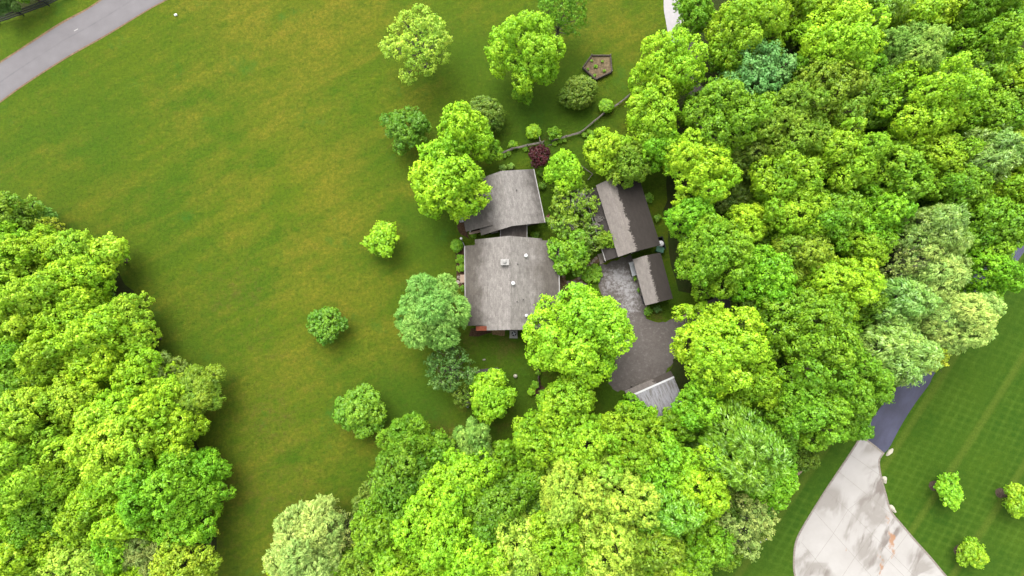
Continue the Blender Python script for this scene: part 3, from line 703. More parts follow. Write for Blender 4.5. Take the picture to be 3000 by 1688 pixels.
# slab, rocks, stakes, chairs
o = MB().box(0,0,0,.12,3.3,.95).build('stone_slab', M['slab'], bevel=.02); o.location = place(1422,1092); o.rotation_euler.z = R_(6); tag(o, 'dark grey rectangular slab on the back lawn, half under a small tree', 'slab')
def rock(name, px, py, sx, sy, sz, rot, mat, lab, cat, group=None, seed=0):
    rnd = np.random.default_rng(seed); import bmesh
    bm = bmesh.new(); bmesh.ops.create_icosphere(bm, subdivisions=3, radius=1)
    ph = rnd.uniform(0, 6, 6)
    for v in bm.verts:
        c = v.co; k = 1+.13*math.sin(3*c.x+ph[0])*math.cos(2.5*c.y+ph[1])+.08*math.sin(5*c.y+ph[2]+3*c.z)+.04*math.sin(9*c.x+ph[3])
        v.co = Vector((c.x*k*sx, c.y*k*sy, max(-.1, c.z*k)*sz))
    me = bpy.data.meshes.new(name); bm.to_mesh(me); bm.free(); me.materials.append(M[mat])
    o = bpy.data.objects.new(name, me); COL.objects.link(o); o.location = place(px, py); o.rotation_euler.z = rot
    return tag(o, lab, cat, group)
gb = 'boulders beside the concrete drive'
rock('boulder', 2606,1325,.58,.27,.3,R_(46),'boulder','cream boulder where the dark asphalt drive meets the pale concrete','boulder',gb,1)
rock('boulder', 2591,1405,.26,.44,.3,R_(8),'boulder','rounded cream boulder at the narrow waist of the concrete drive, middle of three','boulder',gb,2)
rock('boulder', 2615,1490,.24,.56,.28,R_(30),'boulder','long cream boulder beside the wet stained part of the concrete drive','boulder',gb,3)
rock('rock', 1418,1054,.20,.12,.15,.2,'stone','small pale rock on the back lawn above the dark slab','rock',None,4)
rock('rock', 2229,1588,.10,.08,.08,0,'white','left one of two little white rocks on the grass strip in the bottom right','rock',None,5)
rock('rock', 2245,1580,.08,.07,.07,0,'white','right one of two little white rocks on the grass strip in the bottom right','rock',None,6)
o = MB().box(0,0,0,.22,.34,.22).build('marker_box', M['white'], bevel=.02); o.location = place(516,45); o.rotation_euler.z=.4; tag(o, 'tiny white utility marker box in the field near the road', 'marker')
o = MB().box(0,0,0,.03,.9,.14).build('board', M['tan']); o.location = place(2007,924); o.rotation_euler.z=.5; tag(o, 'pale short board lying on the edge of the gravel by the grass island', 'board')
m = MB(); m.tube([(0,0,0),(.55,1.0,1.5)], .03, 8); o = m.build('pole', M['eave']); o.location = place(1767,1089); tag(o, 'thin pale leaning pole under the large bright tree by the gravel', 'pole')
m = MB(); m.tube([(0,0,0),(0,0,2.2)], .035, 8); m.tube([(0,0,2.15),(0,0,2.25)], .06, 8)
o = m.build('garden_hoop', M['white']); o.location = place(1356,709); o.rotation_euler = (R_(70),0,R_(20)); tag(o, 'thin white stake leaning beside the white post lamp', 'stake')
for i, (px, py, a) in enumerate(((1374,1176,.5),(1369,1187,-.6))):
    r = empty('garden_chair', place(px, py, .6), a, label=('upper' if i == 0 else 'lower')+' one of two wire frame garden chairs under the trees below the back lawn', cat='chair', group='wire garden chairs')
    m = MB()
    for q in ((-.25,-.25,.25,-.25),(.25,-.25,.25,.25),(.25,.25,-.25,.25),(-.25,.25,-.25,-.25)): m.tube([(q[0],q[1],.45),(q[2],q[3],.45)], .025, 6)
    for t in (-.12,0,.12): m.tube([(t,-.25,.45),(t,.25,.45)], .012, 5)
    m.build('seat', M['steel'], r)
    m = MB(); m.tube([(-.25,.25,.45),(-.25,.36,.9),(.25,.36,.9),(.25,.25,.45)], .022, 6); m.build('backrest', M['steel'], r)
    for x in (-.25,.25):
        for y in (-.25,.25): m = MB(); m.tube([(x,y,0),(x,y,.45)], .02, 6); m.build('leg', M['steel'], r)
# flat marks on the road
o = MB().box(0,0,0,.006,.55,.12).build('road_mark', M['eave']); p = P(223,88); o.location = (p[0],p[1],.018); o.rotation_euler.z=R_(30); tag(o, 'short faded pale mark on the middle of the grey road', 'road mark')

# stepping stones
rs = random.Random(5)
def stone(px, py, a, b, lab, grp):
    n = 9; pts = [(a*math.cos(2*math.pi*k/n)*rs.uniform(.85,1.1), b*math.sin(2*math.pi*k/n)*rs.uniform(.85,1.1)) for k in range(n)]
    m = MB(); m.prism(pts, 0, .05); o = m.build('stepping_stone', M['stone']); o.location = place(px, py); o.rotation_euler.z = rs.uniform(-.6,.6)
    tag(o, lab, 'stepping stone', grp)
for px, py in ((1746,757),(1739,764),(1732.5,771),(1722,780),(1712,790),(1705,797),(1699,806),(1697,815)):
    stone(px, py, .24, .17, 'flat brown stepping stone in the diagonal row between small lawn and plant bed', 'stones of the diagonal garden path')
for px, py in ((1682,827),(1686,836),(1673,831),(1702,829),(1665,828),(1694,840),(1712,836)):
    stone(px, py, .28, .2, 'pale flagstone in the cluster at the foot of the diagonal garden path', 'flagstones by the big bright tree')
for px, py in ((1650,783),(1650,796),(1649,810)):
    stone(px, py, .14, .14, 'small round stepping stone close to the right wall of the largest house', 'stepping stones by the right wall')
for px, py, a in ((1350,813,.3),(1343,812,.2),(1341,827,.28),(1352,826,.2)):
    stone(px, py, a, a*.9, 'pale flagstone beside the tan doorstep on the left of the largest house', 'flagstones by the doorstep')
# rubble wall on the edge of the wood
i = 0
for (a, b) in (((2352,1362),(2330,1400)),((2330,1400),(2296,1440)),((2296,1440),(2275,1472)),((2275,1472),(2256,1492))):
    for t in np.arange(0, 1, .17):
        px, py = a[0]+(b[0]-a[0])*t+rs.uniform(-3,3), a[1]+(b[1]-a[1])*t+rs.uniform(-3,3); i += 1
        rock('edging_stone', px, py, rs.uniform(.22,.42), rs.uniform(.18,.3), .3, rs.uniform(0,3), 'redstone', 'rough brown stone in the row along the wood edge by the lawn strip', 'stone', 'stones along the wood edge', 20+i)

# fences
def fence(name, pts, h, rails, mat, lab, cat, gap=2.6, pr=.06, rr=.045):
    w = [P(*p) for p in pts]; r = empty(name, (w[0][0], w[0][1], 0), 0, label=lab, cat=cat); o0 = w[0]
    posts = []
    for a, b in zip(w, w[1:]):
        n = max(1, round(math.dist(a, b)/gap))
        for k in range(n): posts.append((a[0]+(b[0]-a[0])*k/n-o0[0], a[1]+(b[1]-a[1])*k/n-o0[1]))
    posts.append((w[-1][0]-o0[0], w[-1][1]-o0[1]))
    for p in posts: MB().tube([(p[0],p[1],0),(p[0],p[1],h)], pr, 8).build('post', M[mat], r)
    for a, b in zip(posts, posts[1:]):
        for k in range(rails):
            z = h*(.9-.3*k); dz = (k % 2)*.03; s = .02*(k-1)
            MB().tube([(a[0]+s,a[1]+s,z+dz),((a[0]+b[0])/2,(a[1]+b[1])/2+s,z-.02),(b[0]-s,b[1]-s,z-dz)], rr, 6).build('rail', M[mat], r)
    return r
fence('rail_fence', [(1462,456),(1500,441),(1545,430),(1592,421)], 1.15, 3, 'oldwood', 'weathered split rail fence left of the gap, ending at the dark red tree', 'fence')
fence('rail_fence', [(1616,417),(1657,405),(1701,392),(1737,362),(1770,335),(1812,308),(1840,285)], 1.15, 3, 'oldwood', 'long bent weathered rail fence running from the garden gap up to the wood', 'fence')
fence('rail_fence', [(1582,421),(1577,398)], 1.15, 2, 'oldwood', 'short pale fence spur from the garden gap to the round bush', 'fence', 2)
fence('board_fence', [(-60,78),(0,70),(70,46),(145,18),(200,-8),(270,-40)], 1.4, 3, 'blackwood', 'black board fence beyond the road in the top left corner', 'fence', 2.4, .08, .07)
fence('edging_fence', [(1575,1040),(1577,1105),(1579,1135)], .5, 2, 'logwood', 'low dark timber edging right of the back lawn', 'fence', 2.4, .07, .07)
fence('edging_fence', [(1700,485),(1735,512),(1722,528)], .35, 1, 'oldwood', 'thin timber edging of the small bed above the barn', 'fence', 2.4, .05, .05)
# leaning drainpipe like pale gate arm by the fence gap
m = MB(); m.tube([(0,0,.05),(1.0,.15,.05)], .04, 8); o = m.build('fallen_rail', M['oldwood']); o.location = place(1605,426); tag(o, 'short fallen fence rail lying in the gap of the rail fence', 'rail')

# five sided raised bed
pen = [(1732,167),(1787,167),(1791,214),(1744,237),(1707,202)]
w = [P(*p) for p in pen]; cx = sum(p[0] for p in w)/5; cy = sum(p[1] for p in w)/5
r = empty('raised_bed', (cx, cy, 0), 0, label='five sided raised garden bed edged with dark timber in the upper yard', cat='garden bed')
for a, b in zip(w, w[1:]+w[:1]):
    for k in range(3):
        MB().tube([(a[0]-cx,a[1]-cy,.1+.19*k),(b[0]-cx,b[1]-cy,.1+.19*k)], .10, 8).build('side_log', M['logwood'], r)
for a in w: MB().tube([(a[0]-cx,a[1]-cy,0),(a[0]-cx,a[1]-cy,.85)], .06, 8).build('post', M['oldwood'], r)
m = MB(); m.prism([(p[0]-cx, p[1]-cy) for p in w][::-1], .02, .34); m.build('soil', plain('bed_soil', (.13,.098,.058), .95, .1, .45, 4), r)

# ------------------------------------------------------------------ trees
def unit(v): return v/np.maximum(np.linalg.norm(v, axis=-1, keepdims=True), 1e-9)
KIND = dict(      # lobes, lobe radius range, puff radius, puff spacing, leaves per puff, leaf size, length ratio, scatter, flatten
 maple =dict(n=22, lo=.18, hi=.40, pr=.31, sp=.40, m=17, ls=.155, el=1.25, sc=.45, zmin=-.45),
 clump =dict(n=27, lo=.18, hi=.35, pr=.36, sp=.48, m=20, ls=.155, el=1.2, sc=.40, zmin=-.45),
 soft  =dict(n=20, lo=.24, hi=.38, pr=.30, sp=.36, m=16, ls=.13, el=2.6, sc=.9, zmin=-.4),
 drape =dict(n=16, lo=.28, hi=.42, pr=.40, sp=.44, m=20, ls=.14, el=2.4, sc=.6, zmin=-.45),
 loose =dict(n=22, lo=.16, hi=.28, pr=.30, sp=.52, m=13, ls=.13, el=1.6, sc=.9, zmin=-.3),
 globe =dict(n=9,  lo=.60, hi=.70, pr=.24, sp=.30, m=16, ls=.13, el=1.3, sc=.35, zmin=-.5),
 shrub =dict(n=11,  lo=.22, hi=.46, pr=.17, sp=.24, m=11, ls=.12, el=1.7, sc=.9, zmin=-.2),
)
def crown_mesh(name, seed, R, kind, mat):
    g = np.random.default_rng(seed); K = KIND[kind]
    n = K['n']; i = np.arange(n)+.5
    z = 1-(1-K['zmin'])*i/n; ph = i*2.39996+g.uniform(0, 6)
    D = np.stack([np.sqrt(1-z*z)*np.cos(ph), np.sqrt(1-z*z)*np.sin(ph), z], 1); D = unit(D+g.normal(0, .16, D.shape))
    rho = R*g.uniform(K['lo'], K['hi'], n); ext = (g.uniform(.86, 1.12, n) if kind == 'loose' else g.uniform(.72, 1.26, n)) if kind != 'globe' else g.uniform(.95, 1.05, n)
    Cn = D*((R*ext-rho)[:, None]); 
    if kind != 'globe': Cn = np.vstack([Cn, [[0, 0, R*.15]]]); rho = np.append(rho, R*.46); D = np.vstack([D, [[0, 0, 1]]])
    pcs, pds, pls = [], [], []; lobe = -1
    ltone = g.random(len(Cn))
    for c, r, d in zip(Cn, rho, D):
        lobe += 1
        m = max(6, int(4*math.pi*r*r/(K['sp']**2)))
        u = unit(g.normal(size=(m, 3)))
        u = u[(u@unit(d*.7+np.array([0, 0, .6]))) > -.35]
        p = c+u*(r*g.uniform(.78, 1.10, (len(u), 1)))
        keep = np.ones(len(p), bool)
        for c2, r2 in zip(Cn, rho):
            if c2 is c: continue
            keep &= ~((np.linalg.norm(p-c2, axis=1) < r2*.72) & (g.random(len(p)) < .93))
        pcs.append(p[keep]); pds.append(u[keep]); pls.append(np.full(keep.sum(), ltone[lobe]))
    # stray sprays reaching out of the outline
    if kind != 'globe':
        q = np.vstack(pcs); w_ = np.vstack(pds); sel = g.random(len(q)) < .10
        st = q[sel]+w_[sel]*g.uniform(.15, .42, (sel.sum(), 1))*K['pr']*2.2+g.normal(0, .08, (sel.sum(), 3))
        pls.append(np.concatenate(pls)[sel]); pcs.append(st); pds.append(w_[sel])
    pc = np.vstack(pcs); pd = np.vstack(pds); pl = np.concatenate(pls); np_ = len(pc)
    kf = (R-K['pr']*.6)/np.percentile(np.linalg.norm(pc[:, :2], axis=1), 96); pc = pc*kf; Cn = Cn*kf
    pr = K['pr']*g.uniform(.65, 1.3, np_); M_ = K['m']
    ptone = g.random(np_); phue = g.random(np_)
    u = unit(g.normal(size=(np_, M_, 3))+ (pd[:, None, :]*.75+np.array([0, 0, .55])))
    pos = pc[:, None, :]+u*(pr[:, None, None]*g.uniform(.55, 1.1, (np_, M_, 1)))
    nor = unit(u*.9+np.array([0, 0, .35])+g.normal(0, K['sc']*.55, u.shape))
    pos = pos.reshape(-1, 3); nor = nor.reshape(-1, 3); N = len(pos)
    if kind in ('drape', 'soft'):
        outw = unit(np.repeat(pd, M_, 0)*np.array([1, 1, .2])+np.array([.25, -.1, -.45 if kind == 'drape' else -.15])+g.normal(0, .35, pos.shape))
    else: outw = unit(g.normal(size=pos.shape))
    t = unit(np.cross(nor, outw)); b = np.cross(t, nor)
    s = K['ls']*g.uniform(.65, 1.35, N)[:, None]; e = K['el']
    wq = s*(1.0 if e < 2 else .62)
    V = np.stack([pos-b*s*e*.5, pos+t*wq*.5+nor*s*.08, pos+b*s*e*.5-nor*s*.12, pos-t*wq*.5+nor*s*.08], 1).reshape(-1, 3)
    me = bpy.data.meshes.new(name)
    me.vertices.add(4*N); me.vertices.foreach_set('co', V.astype(np.float32).ravel())
    me.loops.add(4*N); me.loops.foreach_set('vertex_index', np.arange(4*N, dtype=np.int32))
    me.polygons.add(N); me.polygons.foreach_set('loop_start', np.arange(0, 4*N, 4, dtype=np.int32))
    try: me.polygons.foreach_set('loop_total', np.full(N, 4, dtype=np.int32))
    except Exception: pass
    me.update(calc_edges=True)
    a = me.attributes.new('tone', 'FLOAT_COLOR', 'FACE')
    C = np.ones((N, 4), np.float32); C[:, 0] = np.clip(.55*np.repeat(ptone, M_)+.45*g.random(N), 0, 1); C[:, 1] = np.repeat(phue, M_); C[:, 2] = np.repeat(pl, M_)
    a.data.foreach_set('color', C.ravel())
    me.materials.append(mat)
    return me, Cn
def limb_mesh(name, seed, R, zc, Cn, mat, thick=1.0):
    rnd = random.Random(seed); m = MB(); r0 = (.05+.045*R)*thick
    top = zc+R*.25
    pts = [(rnd.uniform(-.1,.1)*t*R*.5, rnd.uniform(-.1,.1)*t*R*.5, top*t) for t in (0,.03,.2,.4,.6,.8,1)]
    rad = [r0*1.5,r0*1.1,r0,r0*.85,r0*.68,r0*.45,r0*.15]
    m.tube(pts, rad, 9)
    for c in Cn:
        k = rnd.choice((2,3,4)); s = Vector(pts[k]); e = Vector((c[0], c[1], c[2]+zc)); 
        mid = s.lerp(e, .5)+Vector((rnd.uniform(-.1,.1)*R, rnd.uniform(-.1,.1)*R, -.08*R))
        rr = rad[k]*.45; m.tube([s, mid, e], [rr, rr*.65, rr*.3], 6)
        for _ in range(3):
            q = e+Vector((rnd.uniform(-1,1), rnd.uniform(-1,1), rnd.uniform(-.3,1))).normalized()*R*rnd.uniform(.18,.32)
            m.tube([mid.lerp(e, .7), e.lerp(q, .5)+Vector((0,0,.05*R)), q], [rr*.35, rr*.25, rr*.1], 4, False)
    me = bpy.data.meshes.new(name); me.from_pydata([tuple(v) for v in m.v], [], m.f); me.validate(); me.update(); me.materials.append(mat)
    return me
LIB = {}
def lib(kind, R0, var):
    key = (kind, R0, var)
    if key not in LIB:
        s = hash((len(kind)*7+ord(kind[0])*31+ord(kind[1]), int(R0*10), var)) % 99991
        mat = M['gloss_leaf'] if kind in ('drape',) else M['leaf']
        cm, Cn = crown_mesh('crown', s, R0, kind, mat)
        zc0 = R0*1.6
        tm = limb_mesh('trunk', s, R0, zc0, Cn, M['greybark'] if kind in ('loose','drape') else M['bark'])
        LIB[key] = (cm, tm, zc0)
    return LIB[key]
SIZES = dict(maple=(1.9,3.4,5.4), clump=(3.2,4.6), soft=(3.2,4.6), drape=(3.6,), loose=(2.4,4.0), globe=(.9,2.2), shrub=(.7,1.6))
NV = dict(maple=3, clump=4, soft=2, drape=3, loose=3, globe=2, shrub=3)
trn = random.Random(77); cnt = {}
COLR = dict(
 lime=(.255,.445,.016), yg=(.205,.375,.014), mid=(.135,.285,.012), deep=(.100,.225,.012), dark=(.070,.150,.028), olive=(.165,.285,.018), teal=(.140,.320,.080),
 silver=(.205,.370,.060), cream=(.360,.485,.115), pale=(.310,.465,.045), vivid=(.165,.380,.014), gold=(.290,.400,.024), red=(.060,.012,.016), blue=(.185,.380,.070), moss=(.115,.200,.020), tanl=(.25,.33,.08), fresh=(.210,.415,.014), lemon=(.270,.455,.022))

def tree(x, y, r, z, kind, col, label, group=None, name='deciduous_tree', cat='tree', sq=None, ex=None):
    """x, y, r: surveyed crown centre and radius; z: height of the crown centre"""
    w = P(x, y, z); R = r*(H-z)/F*(1.12 if group and 'of the wood' in group else 1.05)
    ex = ex or (trn.uniform(.86, 1.16) if group else trn.uniform(.95, 1.06))
    R0 = min(SIZES[kind], key=lambda q: abs(math.log(q/R)))
    cnt[kind] = cnt.get(kind, 0)+1
    cm, tm, zc0 = lib(kind, R0, cnt[kind] % NV[kind])
    root = empty(name, (w[0], w[1], 0), trn.uniform(0, 6.28), label=label, cat=cat, group=group)
    s = R/R0
    vs = sq if sq else min(1.5, max(.8, (z-.6)/R))
    c = bpy.data.objects.new('crown', cm); COL.objects.link(c); c.parent = root
    c.location = (0, 0, z); c.scale = (s, s*ex, s*vs)
    b = COLR[col]; q = trn.uniform(.92, 1.08); h = trn.uniform(-.05, .05)
    c.color = (b[0]*q*(1+h), b[1]*q, b[2]*q, 1)
    t = bpy.data.objects.new('trunk', tm); COL.objects.link(t); t.parent = root; t.scale = (s, s*ex, z/zc0)
    return root
# solitary trees and garden shrubs
T = tree
T(1229,138,96,5.5,'loose','pale','pale yellow green open crowned tree, leftmost of the big trees on the upper field',ex=1.1)
T(1535,160,104,6.5,'clump','fresh','large dense green tree on the upper field between a pale tree and a willowy one')
T(1532,272,34,3,'clump','mid','small low green tree touching the foot of the large dense tree on the upper field')
T(1642,42,76,6,'loose','deep','thin willowy dark green tree cut by the top edge of the picture')
EG = 'egg shaped evergreen shrubs'
T(1694,272,46,1.9,'globe','moss','egg shaped evergreen bush just below the five sided garden bed',EG,'evergreen_bush','bush',1.3,1.15)
T(1425,338,50,2.2,'globe','moss','egg shaped evergreen bush touching the bright tree above the second house',EG,'evergreen_bush','bush',1.3,1.1)
T(1188,380,66,3.4,'clump','deep','dark green round tree on the field left of the bright double crowned trees')
T(1350,400,88,6.5,'maple','fresh','bright green tree above the second house, upper of the overlapping pair')
T(1318,545,104,7,'maple','fresh','big bright green tree overhanging the left half of the second house roof')
T(1275,455,50,5.5,'maple','fresh','bright green crown filling the left notch between the two trees above the second house')
T(1440,445,34,3.5,'maple','mid','small bright green tree at the left end of the rail fence')
T(1562,387,21,.9,'globe','yg','small round bush at the tip of the short fence spur',None,'round_bush','bush',1.0)
T(1624,392,22,.8,'shrub','mid','loose low green shrub above the gap in the rail fence',None,'shrub','shrub',1.0)
T(1775,311,20,.9,'globe','mid','small round bright bush on the fence line near the wood',None,'round_bush','bush',1.0)
T(1500,424,15,.5,'shrub','mid','thin little shrub just above the left rail fence',None,'shrub','shrub',1.0)
T(1578,460,33,2.2,'shrub','red','dark red leaved tree in front of the second house',None,'red_leaved_tree','tree',1.0)
T(1652,508,60,4,'maple','fresh','small bright green tree between the second house and the barn, above the twiggy trees')
T(1958,208,100,8,'clump','lime','bright yellow green tree by the pale path at the top edge of the wood')
T(1905,335,88,8,'clump','lime','bright yellow green tree right of the rail fence end, below the tree by the path')
T(1930,430,70,6.5,'maple','vivid','green tree at the upper right corner of the barn')
T(1780,452,68,5.5,'maple','lime','bright tree above the barn roof, left one')
T(1838,482,66,5.5,'maple','olive','olive green tree overhanging the upper end of the barn roof')
T(1684,598,72,3.4,'loose','olive','olive twiggy small tree between the second house and the barn')
T(1672,738,66,3.2,'shrub','mid','leafy green small tree at the upper right corner of the largest house')
T(1650,655,44,2.8,'loose','olive','sparse olive small tree left of the bare grey twigs')
T(1722,695,56,3.0,'loose','moss','thin mossy green small tree beside the bare grey branches')
T(1772,700,34,2.8,'shrub','olive','small round tree reaching over the lean-to of the barn')
T(1122,706,54,3.0,'maple','fresh','lone round bright green tree on the field left of the largest house')
T(962,953,54,1.8,'shrub','deep','lone low dark green bushy tree on the open field',None,'low_tree','tree',.8)
T(1053,1198,74,3.0,'maple','mid','lone soft green tree on the lower field above the wood')
T(1275,916,108,6.0,'soft','blue','blue green feathery tree overhanging the left wall of the largest house')
T(1322,1078,70,4.2,'loose','dark','dark green tree just below the blue green feathery tree')
T(1362,1160,34,3.0,'loose','moss','thin mossy small tree over the wire garden chairs')
T(1440,1158,70,4.2,'maple','fresh','small bright green tree at the bottom of the back lawn')
T(1700,970,146,8.0,'clump','fresh','very large bright green tree between the largest house and the gravel yard')
T(1680,1120,30,2.5,'shrub','mid','low green shrub below the very large bright tree',None,'shrub','shrub',1.0)
LG = 'young trees in mulch rings on the striped lawn'
T(2778,1437,42,2.6,'maple','vivid','young green tree on the striped lawn nearest the narrow waist of the concrete drive',LG)
T(2990,1467,48,2.8,'maple','yg','young tree on the striped lawn cut by the right edge of the picture',LG)
T(2849,1621,40,2.4,'maple','yg','lowest young tree on the striped lawn, near the bottom edge',LG)
T(8,8,38,3,'soft','dark','dark grey green tree in the top left corner behind the black fence')
T(70,-30,44,3,'maple','deep','green tree barely in view at the top edge behind the black fence')
T(1338,721,17,.7,'globe','mid','small round bush below the white post lamp',None,'round_bush','bush',1.0)
T(1988,88,26,1.6,'shrub','silver','small whitish flowering shrub on the pale path at the top',None,'flowering_shrub','shrub',1.0)
PG = 'pale ornamental clumps'
T(1474,493,10,.4,'shrub','silver','left of two pale silvery plants above the second house roof',PG,'silvery_plant','plant',.9)
T(1497,488,11,.4,'shrub','silver','right of two pale silvery plants above the second house roof',PG,'silvery_plant','plant',.9)
for q in [(1584,507,13,'mid','small shrub at the upper right corner of the second house'),(1588,545,11,'deep','low shrub against the right wall of the second house, below the corner shrub'),
          (1605,645,9,'silver','white flowering shrub beside the red bench'),(1570,688,13,'deep','dark shrub right of the low link roof'),(1563,705,9,'silver','pale flowered shrub right of the low link roof'),
          (1350,760,14,'mid','leafy plant in the left bed, upper one'),(1352,785,13,'mid','leafy plant in the left bed, lower one'),(1387,690,9,'mid','small plant at the lower left corner of the second house'),
          (1357,845,10,'deep','dark plant between the doorstep and the blue green tree'),(1862,815,9,'mid','plant by the log bin along the left wall of the garage'),
          (1873,850,7,'deep','small plant half way down the left wall of the garage'),(1568,1128,13,'mid','low shrub at the lower end of the timber edging'),(1590,1150,12,'mid','low leafy shrub on the bare dirt right of the timber edging'),
          (1556,1148,11,'fresh','pale green shrub left of the bare dirt patch'),(1575,1060,8,'mid','narrow green plant at the top of the timber edging'),(1575,1092,8,'mid','narrow green plant half way along the timber edging'),
          (1898,912,12,'deep','dark plant on the grass below the garage'),(1925,905,12,'dark','darkest low plant below the lower wall of the garage'),(1925,640,12,'deep','low plant by the right wall of the barn, lower one'),(1900,580,14,'deep','low plant by the right wall of the barn, upper one'),
          (1745,195,6,'mid','largest weed in the five sided bed'),(1733,178,4,'mid','weed near the upper left corner of the five sided bed'),(1765,180,4,'mid','weed near the top edge of the five sided bed'),(1770,208,5,'mid','weed near the right corner of the five sided bed'),(1742,222,5,'mid','weed near the bottom tip of the five sided bed'),(1722,203,4,'mid','weed near the left corner of the five sided bed')]:
    T(q[0],q[1],q[2],.45,'shrub',q[3],q[4],None,'shrub','shrub',.8)
for px, py in ((1720,800),(1730,790),(1742,782),(1752,790),(1745,802),(1733,812),(1722,820),(1745,820),(1755,806),(1712,812)):
    T(px,py,11,.4,'shrub','mid','leafy green perennial in the packed bed between stepping stones and gravel','perennials of the garden bed','perennial','plant',.8)
for px, py in ((1478,456),(1490,450),(1540,438),(1555,440),(1625,420),(1640,414),(1655,412),(1712,396),(1725,386),(1735,390)):
    T(px,py,8,.25,'shrub','mid','small tufted plant at the foot of the rail fence','plants along the rail fence','tufted_plant','plant',.8)
for px, py in ((2735,1423),(2930,1444),(2808,1612)):
    n = 20; m = MB(); rr = .62
    m.add([(rr*math.cos(2*math.pi*k/n)*rs.uniform(.93,1.05), rr*math.sin(2*math.pi*k/n)*rs.uniform(.93,1.05), .03) for k in range(n)]+[(0,0,.10)], [(k,(k+1)%n,n) for k in range(n)])
    w_ = P(px, py); o = m.build('mulch_ring', M['mulch']); o.location = (w_[0], w_[1], 0)
    tag(o, {2735:'brown mulch ring under the young tree nearest the concrete drive',2930:'brown mulch ring under the young tree at the right edge',2808:'brown mulch ring under the lowest young tree'}[px], 'mulch ring', 'mulch rings on the lawn')
# bare twigs: part of the twiggy trees
def bare_twigs(px, py, z, R, n, seed, lab):
    rnd = random.Random(seed); m = MB()
    r = empty('bare_tree', place(px, py, z), 0, label=lab, cat='tree')
    MB().tube([(0,0,0),(.05,.03,z*.5),(0,0,z)], [.10,.08,.05], 8).build('trunk', M['deadtwig'], r)
    for k in range(n):
        a = rnd.uniform(0, 6.28); e = rnd.uniform(.1, 1.1); L = R*rnd.uniform(.6, 1.05)
        d = Vector((math.cos(a)*math.cos(e), math.sin(a)*math.cos(e), math.sin(e)))
        p0 = Vector((0,0,z*rnd.uniform(.75,1))); p1 = p0+d*L*.5+Vector((0,0,.05)); p2 = p0+d*L+Vector((rnd.uniform(-.1,.1),rnd.uniform(-.1,.1),.1))
        m.tube([p0,p1,p2], [.028,.018,.008], 5, False)
        for _ in range(5):
            q = p0.lerp(p2, rnd.uniform(.35,.95)); s = Vector((rnd.uniform(-1,1), rnd.uniform(-1,1), rnd.uniform(-.2,.8))).normalized()*R*rnd.uniform(.15,.32)
            m.tube([q, q+s*.5+Vector((0,0,.03)), q+s], [.013,.010,.005], 4, False)
    m.build('twigs', M['deadtwig'], r)
bare_twigs(1748,652,3.4,1.35,26,1,'bare grey branched small tree leaning over the lean-to of the barn')
bare_twigs(1690,588,4.6,1.7,34,2,'bare brown twigs standing out of the olive small tree beside the second house')
bare_twigs(1665,655,4.2,1.3,26,3,'bare grey twigs between the olive tree and the leafy tree by the largest house')

